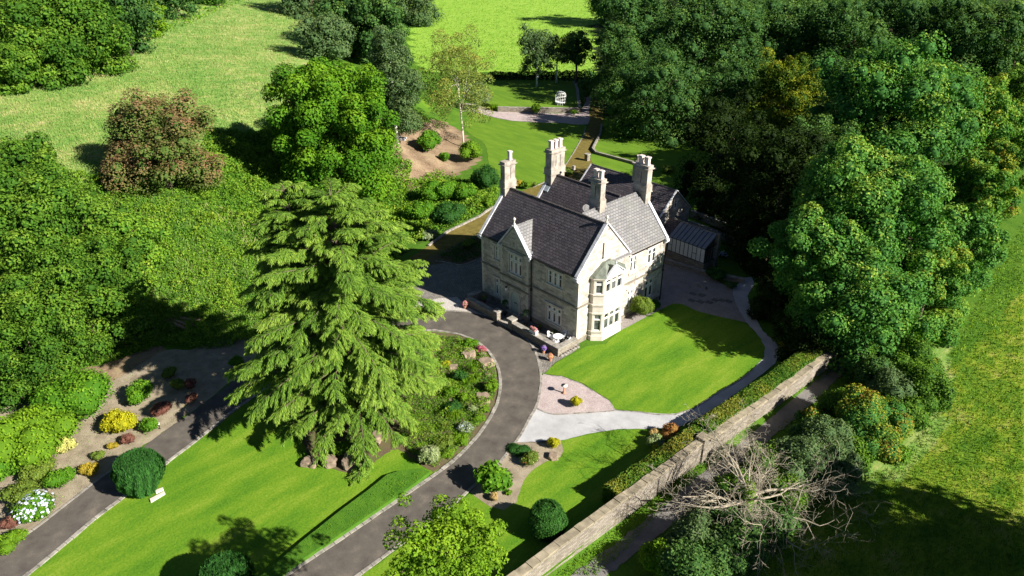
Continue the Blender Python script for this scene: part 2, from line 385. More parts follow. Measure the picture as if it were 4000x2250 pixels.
TREE_GROUPS = {}
def tree(name, label, cx, cy, wpx, hr, zc, leaf, seed, n=9000, size=.34, nb=46, br=(.2, .36), group=None, trunk='bark', cat='tree', lump=.14,
         conical=0, world=None, R=None, up=.35, aspect=.62, lean=(0, 0), tr=None, vis=True, rnd=.7, lowcut=-.8, skirt=None, core=.45, grow=1.17):
    rng = np.random.default_rng(seed)
    P = at(cx, cy, zc) if world is None else np.array([world[0], world[1], float(terrain(*world))+zc])
    if R is None: R = wpx/2/ppm(P)*grow
    H = R*hr; zg = P[2]-zc
    root = thing(name, label, cat, (P[0]-lean[0], P[1]-lean[1], zg), group)
    c, r = crown_blobs(rng, R, H, nb, br, lump, conical)
    c = c+np.array([lean[0], lean[1], zc])
    if skirt is None: skirt = group is not None
    if skirt:
        ns = 18; a = rng.uniform(0, 2*np.pi, ns); zz = rng.uniform(.1, .85, ns)*max(zc-H*.2, 1); rr = R*rng.uniform(.35, .72, ns)
        c = np.vstack([c, np.stack([rr*np.cos(a), rr*np.sin(a), zz], 1)]); r = np.append(r, rng.uniform(.24, .36, ns)*R); n = int(n*1.35)
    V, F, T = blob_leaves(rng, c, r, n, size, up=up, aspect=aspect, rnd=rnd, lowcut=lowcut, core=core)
    lo = V[:, 2] < .15; V[lo, 2] = .15+rng.random(lo.sum())*.3
    link('crown', npmesh('crown', V, F, L[leaf], T), root)
    mb = MB(); tr = tr or max(.12, R*.055)
    top = (lean[0]*.9, lean[1]*.9, zc+H*.25)
    mb.tube([(0, 0, -.4), (lean[0]*.15, lean[1]*.15, zc*.35), (lean[0]*.5, lean[1]*.5, zc*.7), top], [tr*1.35, tr, tr*.75, tr*.3], 8)
    for i in range(9):
        q = c[i]; z0 = (zc-H*.6)+(i/9)*H*.8; z0 = max(z0, zc*.3); f = z0/max(zc, .1)
        a = Vector((lean[0]*f*.9, lean[1]*f*.9, z0)); b = Vector(q)
        m = a.lerp(b, .5)+Vector((0, 0, .08*R))
        mb.tube([a, m, b], [tr*.45, tr*.28, tr*.08], 5)
    mb.build('trunk', M[trunk] if trunk in M else trunk, root, fix=False, smooth=True)
    return root

def shrub(name, label, cx, cy, wpx, hr, leaf, seed, n=1500, size=.14, group=None, cat='shrub', nb=9, br=(.35, .55), lump=.1, flowers=None, nf=120, dome=.5, up=.3, world=None, R=None, rnd=.8, zb=0.0, aspect=.62, fs=.12, tall=None):
    """low bush: blobs resting on the ground, total height = 2*R*hr"""
    rng = np.random.default_rng(seed)
    R_ = R
    if world is None:
        P = at(cx, cy, 0.01); R_ = R_ or wpx/2/ppm(P)
        P = at(cx, cy, R_*hr*.9)
    else: P = np.array([world[0], world[1], float(terrain(*world))])
    zg = float(terrain(P[0], P[1]))+zb; H = R_*hr
    d = rdir(rng, nb); d[:, 2] = np.abs(d[:, 2])*.9-.15
    c = d*rng.uniform(.45, .68, nb)[:, None]*np.array([R_, R_, H])+np.array([0, 0, H*.85]); r = rng.uniform(*br, nb)*R_
    c = np.vstack([c, [0, 0, H*.8]]); r = np.append(r, R_*.6)
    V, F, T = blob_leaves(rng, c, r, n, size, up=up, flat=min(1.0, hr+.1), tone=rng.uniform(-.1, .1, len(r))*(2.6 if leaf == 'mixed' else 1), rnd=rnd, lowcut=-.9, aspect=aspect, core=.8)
    lo = V[:, 2] < .02; V[lo, 2] = .02+rng.random(lo.sum())*.12
    me = npmesh(name, V, F, L[leaf] if leaf in L else M[leaf], T)
    root = link(name, me); root.location = (P[0], P[1], zg); tag(root, label, cat, group)
    if flowers:
        V, F, T = blob_leaves(rng, c, r*1.04, nf, fs, up=.8, flat=min(1.0, hr+.1), shell=(.98, 1.06), aspect=1, rnd=.3, lowcut=.0)
        link('flowers', npmesh('flowers', V, F, M[flowers], T), root)
    return root

def clipped(name, label, cx, cy, wpx, prof, hgt, leaf, seed, n=9000, ln=.2, wd=.05, upward=1.5, cat='topiary', ribs=0):
    """clipped evergreen: prof = radius fractions from the ground up"""
    rng = np.random.default_rng(seed); P = at(cx, cy, .01); R = wpx/2/ppm(P); H = hgt*R*2; P = at(cx, cy, H*.5)
    prof = np.array(prof, float)*R; k = len(prof); tz = rng.random(n)**.9; a = rng.uniform(0, 2*np.pi, n)
    rr = np.interp(tz*(k-1), np.arange(k), prof); z = tz*H
    lump = 1+.07*ribs*np.sin(a*15+np.sin(z*2)*1.5)+.05*np.sin(a*3+z*1.5+seed)+.04*np.sin(a*7-z*2)
    dr = (np.interp(np.clip(tz+.03, 0, 1)*(k-1), np.arange(k), prof)-np.interp(np.clip(tz-.03, 0, 1)*(k-1), np.arange(k), prof))/(.06*H)
    nr = unit(np.stack([np.cos(a), np.sin(a), -dr], 1)); C_ = np.stack([rr*lump*np.cos(a), rr*lump*np.sin(a), z], 1)
    # the top cap is filled over its whole disc
    m = int(n*.22); q = np.sqrt(rng.random(m))*prof[-2]; b = rng.uniform(0, 2*np.pi, m); top = np.stack([q*np.cos(b), q*np.sin(b), H*(k-1.6)/(k-1)+.22*H/(k-1)*(1-(q/prof[-2])**2)*2], 1)
    C_ = np.vstack([C_, top]); nr = np.vstack([nr, np.tile([0, 0, 1.], (m, 1))]); N_ = len(C_)
    C_ = C_+nr*rng.normal(0, .035, (N_, 1))
    nn = unit(nr+rdir(rng, N_)*.45); D = unit(np.array([0, 0, upward])+nr*.5+rdir(rng, N_)*.5) if upward else unit(np.cross(nn, rdir(rng, N_)))
    V, F = cards(C_, D, nn, ln*rng.uniform(.7, 1.3, N_), wd, rng); V[:, 2] = np.maximum(V[:, 2], .02)
    T = np.repeat(np.clip(.5+.22*np.sin(np.arctan2(C_[:, 1], C_[:, 0])*15+np.sin(C_[:, 2]*2)*1.5)*ribs+rng.normal(0, .17, N_), 0, 1), 4)
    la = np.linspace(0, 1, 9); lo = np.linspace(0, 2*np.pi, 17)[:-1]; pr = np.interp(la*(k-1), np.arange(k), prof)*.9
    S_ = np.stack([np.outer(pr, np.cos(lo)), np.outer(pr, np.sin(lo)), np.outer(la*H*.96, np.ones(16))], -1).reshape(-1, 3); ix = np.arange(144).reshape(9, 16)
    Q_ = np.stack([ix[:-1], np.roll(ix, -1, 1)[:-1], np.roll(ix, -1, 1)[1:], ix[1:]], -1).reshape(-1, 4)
    V, F, T = merge([(V, F, T), (S_, Q_, np.full(144, .1))])  # solid core in a near-darkest tint, shade painted behind the leaves
    o = link(name, npmesh(name, V, F, L[leaf], T)); o.location = (P[0], P[1], float(terrain(P[0], P[1]))); return tag(o, label, cat)

def tuft(name, label, cx, cy, hgt, spread, leaf, seed, n=160, cat='plant', group=None, wd=.035, world=None, arch=.5):
    """ferns and grasses: arching blades from one point"""
    rng = np.random.default_rng(seed)
    P = at(cx, cy, .15) if world is None else np.array([world[0], world[1], 0.]); zg = float(terrain(P[0], P[1]))
    a = rng.uniform(0, 2*np.pi, n); e = rng.uniform(.15, 1, n)
    out = np.stack([np.cos(a), np.sin(a), 0*a], 1)*spread*e[:, None]; hh = hgt*rng.uniform(.6, 1.1, n)
    V = []; F = []
    side = np.stack([-np.sin(a), np.cos(a), 0*a], 1)*wd
    k = 4; rows = []
    for i in range(k+1):
        t = i/k; ctr = out*t**1.3; z = hh*(np.sin(t*np.pi*(.5+arch*.4))) ; ctr = ctr.copy(); ctr[:, 2] = z
        ww = (1-t*.85)
        rows.append((ctr-side*ww, ctr+side*ww))
    vs = np.stack([np.stack(r_, 1) for r_ in rows], 1)   # n,k+1,2,3
    V = vs.reshape(-1, 3); idx = np.arange(len(V)).reshape(n, k+1, 2)
    F = np.stack([idx[:, :-1, 0], idx[:, :-1, 1], idx[:, 1:, 1], idx[:, 1:, 0]], -1).reshape(-1, 4)
    T = np.repeat(np.clip(rng.normal(.5, .2, n), 0, 1), (k+1)*2)
    V = V.copy(); V[:, 2] += .02
    o = link(name, npmesh(name, V, F, L[leaf], T)); o.location = (P[0], P[1], zg)
    return tag(o, label, cat, group)

# ------------------------------------------------------------------ ground sheets
def smoothpoly(pts, closed=False, k=5):
    pts = np.array(pts, float); n = len(pts); out = []
    for i in range(n if closed else n-1):
        p0, p1, p2, p3 = (pts[(i-1) % n], pts[i], pts[(i+1) % n], pts[(i+2) % n]) if closed else (pts[max(i-1, 0)], pts[i], pts[i+1], pts[min(i+2, n-1)])
        for j in range(k):
            t = j/k; out.append(.5*((2*p1)+(-p0+p2)*t+(2*p0-5*p1+4*p2-p3)*t*t+(-p0+3*p1-3*p2+p3)*t**3))
    if not closed: out.append(pts[-1])
    return np.array(out)
def flatpts(dpts): return np.array([on(x, y, 2, 0.0)[:2] for x, y in dpts])
def sheet(name, world2, z, mat, jitter=0.0, label=None, thick=None):
    pts = np.array(world2, float)
    if jitter:
        q = []; n = len(pts)
        for i in range(n):
            a, b = pts[i], pts[(i+1) % n]; m = max(1, int(np.hypot(*(b-a))/.35))
            for j in range(m): q.append(a+(b-a)*j/m)
        pts = np.array(q); pts = pts+R0.normal(0, jitter, pts.shape)
    bm = bmesh.new(); vs = [bm.verts.new((p[0], p[1], z)) for p in pts]
    f = bm.faces.new(vs); f.normal_update()
    if f.normal.z < 0: f.normal_flip()
    es = list(f.edges)
    if thick:
        r = bmesh.ops.extrude_face_region(bm, geom=[f]); vv = [g for g in r['geom'] if isinstance(g, bmesh.types.BMVert)]
        for v in bm.verts:
            v.co.z = z if v in vv else z-thick
        bmesh.ops.recalc_face_normals(bm, faces=bm.faces)
    bmesh.ops.triangulate(bm, faces=[f for f in bm.faces if len(f.verts) > 4])
    me = bpy.data.meshes.new(name); bm.to_mesh(me); bm.free(); me.materials.append(mat); uvm(me)
    o = link(name, me); o['kind'] = 'structure'
    if label: o['label'] = label
    return o
def kerb(name, line, wd, ht, mat, seed=1, seg=.55, gap=.03, z=0.0):
    """row of edging stones along a polyline (world xy)"""
    line = np.array(line, float); d = np.r_[0, np.cumsum(np.hypot(*(line[1:]-line[:-1]).T))]
    rng = random.Random(seed); mb = MB(); s = 0
    def pt(t): return np.array([np.interp(t, d, line[:, 0]), np.interp(t, d, line[:, 1])])
    while s < d[-1]-.1:
        l = min(seg*rng.uniform(.7, 1.35), d[-1]-s); a, b = pt(s), pt(s+l-gap)
        if np.hypot(*(b-a)) > .05:
            t = (b-a)/np.hypot(*(b-a)); nn = np.array([-t[1], t[0]])*(wd*rng.uniform(.42, .56)); jz = rng.uniform(-.02, .02)
            o = nn/wd*rng.uniform(-.02, .02)
            mb.prism([a-nn+o, b-nn+o, b+nn+o, a+nn+o], z-.05, z+ht+jz)
        s += l
    o = mb.build(name, mat); o['kind'] = 'structure'; return o

# ------------------------------------------------------------------ the ground
def axis(lo, mid0, mid1, hi, st, grow=1.09):
    c = list(np.arange(mid0, mid1+1e-6, st)); s = st; p = mid0; l = []
    while p > lo: s *= grow; p -= s; l.append(p)
    r = []; s = st; p = mid1
    while p < hi: s *= grow; p += s; r.append(p)
    return np.array(l[::-1]+c+r)
def inpoly(px, py, poly):
    c = np.zeros(px.shape, bool); n = len(poly)
    for i in range(n):
        (x1, y1), (x2, y2) = poly[i], poly[(i+1) % n]
        if y1 == y2: continue
        c ^= ((y1 > py) != (y2 > py)) & (px < (x2-x1)*(py-y1)/(y2-y1)+x1)
    return c
def ground():
    xs = axis(-520, -62, 48, 420, .9); ys = axis(-160, -58, 80, 560, .9)
    X, Y = np.meshgrid(xs, ys); X = X.ravel(); Y = Y.ravel(); s = sdist(X, Y); Z = terrain(X, Y)
    mound = np.array([fbm(a, b, .16, 2)*.8+fbm(a, b, .5, 3)*.3 if q > -1 and q < 40 and b < 60 else 0 for a, b, q in zip(X, Y, s)])
    Z = Z+mound*np.clip((s+.2)/4, 0, 1)*np.clip((26-s)/6, 0, 1)
    U, Vv = proj(np.stack([X, Y, Z], 1))
    nx, ny = len(xs), len(ys); idx = np.arange(nx*ny).reshape(ny, nx)
    F = np.stack([idx[:-1, :-1], idx[:-1, 1:], idx[1:, 1:], idx[1:, :-1]], -1).reshape(-1, 4)
    mt, t, p = newmat('ground cover')
    me = npmesh('ground', np.stack([X, Y, Z], 1), F, mt)
    meadow = np.clip((s-19)/4, 0, 1)
    under = np.clip((s+1)/1.5, 0, 1)*(1-meadow)
    brown = inpoly(U, Vv, [(1000, 320), (1100, 300), (1165, 330), (1215, 400), (1150, 440), (1100, 470), (1020, 480), (980, 420), (990, 350)])*1.0
    brown = np.maximum(brown, inpoly(U, Vv, [(0, 950), (240, 915), (400, 870), (480, 900), (500, 960), (330, 950), (240, 1000), (0, 1010)])*.8)
    meadow = np.maximum(meadow, inpoly(U, Vv, [(2330, 870), (2400, 870), (2390, 1080), (2310, 1200), (2100, 1260), (2060, 1220), (2280, 1110)])*.75)
    pasture = ((s < -.5) & (inpoly(U, Vv, [(1000, 185), (1500, 180), (1510, -400), (900, -400), (930, 0)]) | (Y > 140)))*1.0
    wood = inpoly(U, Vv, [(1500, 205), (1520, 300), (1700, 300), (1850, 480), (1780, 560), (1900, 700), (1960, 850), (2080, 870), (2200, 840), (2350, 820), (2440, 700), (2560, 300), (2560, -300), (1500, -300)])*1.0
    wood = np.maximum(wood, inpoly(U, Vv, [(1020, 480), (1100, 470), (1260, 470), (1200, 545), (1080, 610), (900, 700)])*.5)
    field = ((X > 23) & (wood < .5))*1.0
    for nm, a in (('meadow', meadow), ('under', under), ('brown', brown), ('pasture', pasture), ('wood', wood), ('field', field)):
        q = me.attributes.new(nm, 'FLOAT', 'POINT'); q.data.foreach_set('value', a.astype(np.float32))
    pos = worldpos(t); nf = noise(t, 5, 5, .7, pos); nm_ = noise(t, .45, 5, .6, pos); nl = noise(t, .12, 4, .6, pos)
    st = noise(t, 1.5, 5, .7, mapped(t, pos, (1, .22, .3), (0, 0, rad(35))))
    f1 = mix(t, .5, nm_, nf); f2 = mix(t, .5, st, mix(t, .5, nl, nm_))
    base = ramp(t, f1, [(.35, (.04, .11, .01)), (.55, (.08, .17, .015)), (.7, (.13, .2, .03))])
    c_me = ramp(t, f2, [(.34, (.08, .19, .03)), (.46, (.14, .26, .05)), (.54, (.24, .31, .085)), (.62, (.38, .36, .15)), (.72, (.47, .41, .2))])
    c_un = ramp(t, f1, [(.35, (.03, .09, .01)), (.55, (.08, .17, .014)), (.7, (.15, .2, .02))])
    c_br = ramp(t, f1, [(.35, (.11, .075, .045)), (.48, (.22, .155, .10)), (.6, (.31, .235, .15)), (.72, (.15, .19, .05))])
    c_pa = ramp(t, mix(t, .5, st, nf), [(.38, (.12, .25, .02)), (.48, (.19, .35, .035)), (.56, (.26, .41, .06)), (.66, (.36, .47, .12))])
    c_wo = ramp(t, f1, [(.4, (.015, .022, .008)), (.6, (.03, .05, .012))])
    c_fi = ramp(t, mix(t, .45, nm_, st), [(.38, (.06, .14, .012)), (.47, (.11, .19, .015)), (.54, (.19, .25, .022)), (.64, (.27, .27, .07))])
    def msk(nm):
        a = t.nodes.new('ShaderNodeAttribute'); a.attribute_name = nm
        s_ = t.nodes.new('ShaderNodeMath'); s_.operation = 'MULTIPLY_ADD'; t.links.new(nm_, s_.inputs[0]); s_.inputs[1].default_value = .9; s_.inputs[2].default_value = -.45
        ad = t.nodes.new('ShaderNodeMath'); ad.operation = 'ADD'; t.links.new(a.outputs['Fac'], ad.inputs[0]); t.links.new(s_.outputs[0], ad.inputs[1])
        return ramp(t, ad.outputs[0], [(.4, (0, 0, 0)), (.6, (1, 1, 1))])
    c = base
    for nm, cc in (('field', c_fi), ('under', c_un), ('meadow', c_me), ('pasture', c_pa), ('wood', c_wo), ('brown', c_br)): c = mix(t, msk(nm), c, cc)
    t.links.new(c, p.inputs['Base Color']); p.inputs['Roughness'].default_value = .95; p.inputs['Specular IOR Level'].default_value = .1
    bump(t, p, mix(t, .5, nf, st), .8, .12)
    me.polygons.foreach_set('use_smooth', [True]*len(me.polygons))
    o = link('ground', me); o['kind'] = 'structure'; o['label'] = 'grassy ground with a meadow bank, pasture and field round the garden'
ground()

INNER = [(733, 1440), (860, 1356), (976, 1277), (1046, 1228), (1135, 1165), (1200, 1099), (1238, 1043), (1256, 997), (1258, 950), (1247, 913), (1219, 875), (1182, 852), (1144, 840), (1085, 832), (1020, 838), (900, 868), (780, 915), (680, 973), (600, 1025), (520, 1089), (420, 1165), (320, 1245), (240, 1305), (160, 1373), (72, 1445)]
OUTER = [(906, 1445), (967, 1400), (1116, 1290), (1182, 1232), (1256, 1165), (1307, 1099), (1328, 1061), (1349, 1023), (1360, 976), (1360, 938), (1351, 896), (1336, 867), (1306, 839), (1277, 822), (1257, 809), (1233, 797), (1208, 791), (1184, 787), (1159, 784), (1100, 782), (1040, 778)]
LEFTE = [(950, 785), (850, 815), (740, 868), (624, 933), (560, 981), (480, 1041), (420, 1081), (340, 1141), (240, 1213), (112, 1313), (0, 1393)]
wi = smoothpoly(flatpts([(560, 1570)]+INNER+[(-60, 1550)])); wo = smoothpoly(flatpts([(700, 1590)]+OUTER)); wl = smoothpoly(flatpts([(1040, 778)]+LEFTE+[(-140, 1500)]))
sheet('driveway', np.vstack([wo, wl[1:], wi[::-1]]), .045, M['asphalt'], label='curving brown-grey tarmac driveway')
kerb('driveway_kerb', wi, .24, .09, M['slabm'], 1); kerb('driveway_kerb', wo, .2, .07, M['slabm'], 2); kerb('driveway_kerb', wl[40:], .18, .06, M['slabm'], 3, seg=.9)
# island lawn between the two arms
isl = flatpts([(560, 1570)]+INNER+[(-60, 1550)])
sheet('island_lawn', smoothpoly(isl), .02, M['lawn'], label='sunlit lawn between the two arms of the drive')
sheet('rockery_bed', smoothpoly(flatpts([(1146, 843), (1182, 855), (1216, 878), (1243, 915), (1253, 950), (1250, 997), (1232, 1042), (1195, 1097), (1130, 1162), (1090, 1185), (1050, 1165), (1000, 1130), (960, 1150), (900, 1190), (840, 1180), (780, 1150), (760, 1090), (800, 980), (880, 900), (960, 862), (1060, 836)]), True), .032, M['island'], .05)
def raised(name, w2, z0, z1, mats, label=None, kind='structure'):
    mb = MB(); pts = [tuple(p) for p in w2]
    area = sum(pts[i][0]*pts[(i+1) % len(pts)][1]-pts[(i+1) % len(pts)][0]*pts[i][1] for i in range(len(pts)))
    if area < 0: pts = pts[::-1]
    mb.mi = 0; mb.face([(p[0], p[1], z1) for p in pts]); mb.mi = 1
    for i in range(len(pts)):
        p, q = pts[i], pts[(i+1) % len(pts)]; mb.face([(p[0], p[1], z0), (q[0], q[1], z0), (q[0], q[1], z1), (p[0], p[1], z1)])
    o = mb.build(name, mats, label=label); o['kind'] = kind; return o
strip = flatpts([(660, 1500), (733, 1436), (860, 1352), (976, 1273), (1046, 1224), (1082, 1196), (1060, 1188), (1010, 1192), (975, 1203), (930, 1240), (860, 1292), (760, 1372), (690, 1432), (560, 1540)])
raised('rough_grass_strip', strip, 0, .34, [M['striplawn'], M['striplawn']], 'raised strip of longer grass beside the drive')
# left shrub bed
sheet('shrub_bed', smoothpoly(flatpts([(-60, 1432), (0, 1389), (112, 1309), (240, 1209), (340, 1137), (480, 1037), (560, 977), (624, 929), (690, 890), (700, 860), (640, 850), (560, 850), (480, 880), (420, 880), (340, 925), (280, 960), (150, 990), (0, 1030), (-80, 1080)]), True, 3), .012, M['soil'], .06)
# main lawn, gravels, path
LAWN = [(1370, 940), (1396, 915), (1446, 887), (1480, 870), (1522, 866), (1562, 832), (1628, 797), (1692, 764), (1716, 765), (1754, 783), (1812, 798), (1860, 808), (1882, 819), (1911, 849), (1923, 873), (1922, 899), (1895, 929), (1859, 956), (1806, 987), (1743, 1027), (1699, 1041), (1654, 1041), (1610, 1035), (1548, 1031), (1531, 1006), (1497, 985), (1463, 964), (1412, 946)]
sheet('main_lawn', flatpts(LAWN), .035, M['lawn'], .025, 'mown lawn in front of the bay window')
kerb('lawn_edging', flatpts([(1366, 943), (1412, 949), (1463, 967), (1497, 988), (1531, 1009), (1548, 1033), (1610, 1038), (1654, 1044), (1699, 1044), (1743, 1030), (1806, 990), (1859, 959), (1897, 931)]), .1, .05, M['slabm'], 5, seg=.3)
PATHO = [(1299, 1114), (1370, 1114), (1412, 1108), (1476, 1093), (1539, 1082), (1582, 1079), (1632, 1079), (1700, 1078), (1760, 1050), (1830, 1005), (1900, 955), (1950, 915), (1966, 889), (1952, 863), (1919, 833), (1890, 782), (1880, 745), (1898, 715), (1890, 697)]
PATHI = [(1870, 700), (1860, 712), (1842, 728), (1847, 755), (1860, 782), (1879, 813), (1911, 849), (1921, 880), (1915, 905), (1859, 956), (1806, 987), (1743, 1029), (1699, 1041), (1610, 1037), (1548, 1033), (1472, 1039), (1396, 1043), (1349, 1026)]
sheet('gravel_path', flatpts(PATHO+PATHI+[(1328, 1063), (1307, 1101)]), .03, M['gravel'], .02, 'pale grey gravel path curving round the lawn')
sheet('pink_gravel', flatpts([(1362, 944), (1412, 947), (1463, 966), (1497, 987), (1531, 1008), (1546, 1033), (1500, 1038), (1472, 1040), (1396, 1044), (1349, 1028), (1360, 978)]), .04, M['pinkgravel'], .01, 'pink gravel bed beside the drive')
kerb('gravel_edging', flatpts([(1349, 1027), (1372, 1039), (1396, 1044), (1472, 1040), (1546, 1034)]), .12, .06, M['slabm'], 6, seg=.35)
sheet('setts_strip', flatpts([(1332, 858), (1340, 872), (1354, 900), (1363, 940), (1372, 938), (1396, 913), (1446, 884), (1458, 872), (1405, 880), (1360, 850)]), .03, M['cobble'])
sheet('lower_lawn', flatpts([(1413, 1108), (1415, 1133), (1408, 1150), (1370, 1162), (1336, 1184), (1316, 1209), (1305, 1238), (1296, 1264), (1269, 1281), (1235, 1274), (1206, 1255), (1190, 1236), (1116, 1296), (906, 1452), (840, 1520), (1230, 1560), (1560, 1300), (1760, 1150), (1700, 1090), (1632, 1081), (1582, 1081), (1539, 1084), (1476, 1095)]), .022, M['lawn'], .02, 'small lawn below the path and beside the boundary wall')
sheet('corner_bed', flatpts([(1299, 1114), (1412, 1108), (1417, 1134), (1410, 1151), (1372, 1163), (1338, 1185), (1318, 1210), (1307, 1238), (1298, 1265), (1269, 1283), (1235, 1276), (1206, 1257), (1182, 1238), (1256, 1170)]), .03, M['soil'], .02)
sheet('yard_gravel', flatpts([(1562, 832), (1628, 797), (1692, 764), (1716, 765), (1754, 783), (1812, 798), (1860, 808), (1885, 815), (1860, 782), (1847, 755), (1842, 728), (1790, 700), (1720, 672), (1690, 640), (1650, 600), (1560, 700)]), .025, M['browngravel'], .02, 'brown gravel yard behind the house corner')
# rear garden
sheet('back_lawn', smoothpoly(flatpts([(1176, 276), (1198, 283), (1235, 293), (1284, 303), (1340, 307), (1413, 309), (1473, 316), (1470, 337), (1445, 379), (1423, 413), (1372, 457), (1296, 458), (1252, 442), (1230, 413), (1220, 364), (1174, 330), (1166, 298)]), True, 4), .02, M['backlawn'], .03, 'round mown lawn behind the house')
sheet('rear_gravel', smoothpoly(flatpts([(1150, 262), (1176, 277), (1235, 293.5), (1284, 303.5), (1413, 309.5), (1479, 313), (1482, 280), (1487, 240), (1470, 238), (1459, 284), (1330, 282), (1257, 281), (1200, 262)]), True, 2), .03, M['pinkgravel'], .02)
kerb('back_lawn_edging', flatpts([(1176, 277), (1198, 284), (1235, 294), (1284, 304), (1340, 308), (1413, 310)]), .14, .08, M['slabm'], 7)
kerb('back_lawn_edging', flatpts([(1473, 318), (1470, 337), (1446, 380), (1424, 414), (1372, 458), (1340, 472)]), .14, .08, M['slabm'], 8)
sheet('moss_path', flatpts([(1500, 190), (1490, 240), (1482, 315), (1472, 337), (1447, 380), (1425, 414), (1374, 458), (1320, 478), (1262, 500), (1208, 545), (1125, 584), (1078, 618), (1030, 650), (1045, 668), (1090, 640), (1130, 622), (1175, 600), (1215, 580), (1240, 560), (1262, 530), (1380, 500), (1480, 480), (1495, 420), (1482, 395), (1491, 377), (1502, 359), (1512, 340), (1517, 312), (1519, 242), (1524, 190)]), .024, M['moss'], .02, 'mossy yellow-brown path leading to the rear garden')
sheet('house_side_bed', flatpts([(1045, 669), (1090, 641), (1130, 623), (1175, 601), (1215, 581), (1250, 570), (1250, 620), (1210, 651), (1155, 668), (1123, 661), (1075, 676)]), .026, M['island'], .03)
sheet('side_lawn', flatpts([(1518, 305), (1513, 340), (1503, 359), (1493, 377), (1484, 397), (1500, 430), (1600, 470), (1740, 490), (1880, 480), (1880, 380), (1760, 300), (1600, 290)]), .02, M['backlawn'], .03, 'shaded lawn beside the woods')
sheet('setts_yard', flatpts([(1010, 700), (1060, 672), (1123, 661), (1155, 668), (1210, 651), (1260, 700), (1222, 745), (1208, 791), (1159, 784), (1100, 782), (1040, 780), (980, 760)]), .032, M['cobble'], 0, 'courtyard of grey stone setts left of the house')
sheet('setts_band', flatpts([(1040, 768), (1100, 752), (1150, 748), (1172, 770), (1208, 791), (1159, 784), (1100, 782), (1040, 780)]), .037, plain('pale loose chippings', (.42, .39, .36), .95, var=.5, sc=14, b=.5))
kerb('yard_edging', flatpts([(1210, 650), (1182, 662), (1155, 668), (1123, 661), (1095, 658)]), .15, .1, M['slabm'], 9, seg=.3)
kerb('path_edging', flatpts([(1078, 620), (1125, 585), (1208, 545), (1240, 522)]), .25, .2, M['slabm'], 10)
# lane outside the wall
lc = [on(x, y, 2, -.52)[:2] for x, y in [(2250, 800), (2180, 845), (2143, 889), (2036, 992), (1850, 1150), (1687, 1289), (1539, 1403), (1440, 1480), (1300, 1600)]]
def lanepts():
    c = smoothpoly(lc); t = np.gradient(c, axis=0); t /= np.hypot(t[:, 0], t[:, 1])[:, None]; n = np.stack([-t[:, 1], t[:, 0]], 1)*.66
    return np.vstack([c-n, (c+n)[::-1]])
o = sheet('lane', lanepts(), -.55+.03, M['lane'], .06, 'narrow stony lane outside the boundary wall')

# raised rear lawn with its retaining wall
UL = flatpts([(1254, 281), (1330, 282.5), (1457, 284), (1452, 237), (1446, 215), (1400, 212), (1250, 208), (1205, 225), (1180, 252)])
mb = MB(); m_ = [tuple(p) for p in UL]
raised('upper_lawn', UL, 0, .8, [M['backlawn'], M['backlawn']], 'raised upper lawn in tree shade')
mb = MB(); up = [UL[0]+(UL[1]-UL[0])*-.02, UL[1], UL[2], UL[3], UL[4]]
for a, b in zip(up[:-1], up[1:]):
    mb.bar((a[0], a[1], 0), (b[0], b[1], 0), (0, 0, 1), .5, .84)
rw = thing('retaining_wall', 'low rubble retaining wall holding up the raised rear lawn', 'wall'); mb.build('stonework', M['drystone'], rw)
mb = MB()
for a, b in zip(up[:-1], up[1:]): mb.bar((a[0], a[1], .842), (b[0], b[1], .842), (0, 0, 1), .56, .07)
mb.build('coping', M['slabm'], rw)

# ------------------------------------------------------------------ boundary wall and lane side
def wx(y): return float(wall_x(y))
def wprism(mb, y0, y1, off0, off1, z0, z1):    # piece of wall following the wall line
    mb.prism([(wx(y0)+off0, y0), (wx(y0)+off1, y0), (wx(y1)+off1, y1), (wx(y1)+off0, y1)], z0, z1)
def boundary_wall():
    t = thing('boundary_wall', 'long sandstone boundary wall between garden and lane', 'wall')
    mb = MB(); ys = [-40, -18, -4.3]
    for a, c in zip(ys[:-1], ys[1:]): wprism(mb, a, c, -.2, .2, -.75, 1.22)
    ys = [-3.6, 5.5, 16.2]
    for a, c in zip(ys[:-1], ys[1:]): wprism(mb, a, c, -.2, .2, -.75, 1.02)
    mb.build('stonework', M['drystone'], t)
    mb = MB(); y = -40; rng = random.Random(4)
    while y < 16.0:
        l = rng.uniform(.5, .95)
        if not (-4.45 < y < -3.5) and not (y < -4.3 and y+l > -4.25) and y+l < 16.2:
            z = 1.223 if y < -4 else 1.023; s = rng.uniform(-.025, .025)
            wprism(mb, y, y+l-.025, -.27+s, .27+s, z+.0, z+.13+rng.uniform(-.02, .03))
        y += l
    mb.build('coping', M['capstone'], t)
    for yy in (-3.93, 16.5):
        mb = MB(); x = wx(yy); mb.box(x-.3, x+.3, yy-.3, yy+.3, -.75, 1.42); p = mb.build('pillar', M['drystone'], t)
        mb = MB(); mb.box(x-.37, x+.37, yy-.37, yy+.37, 1.423, 1.56); mb.build('cap', M['capstone'], p)
boundary_wall()
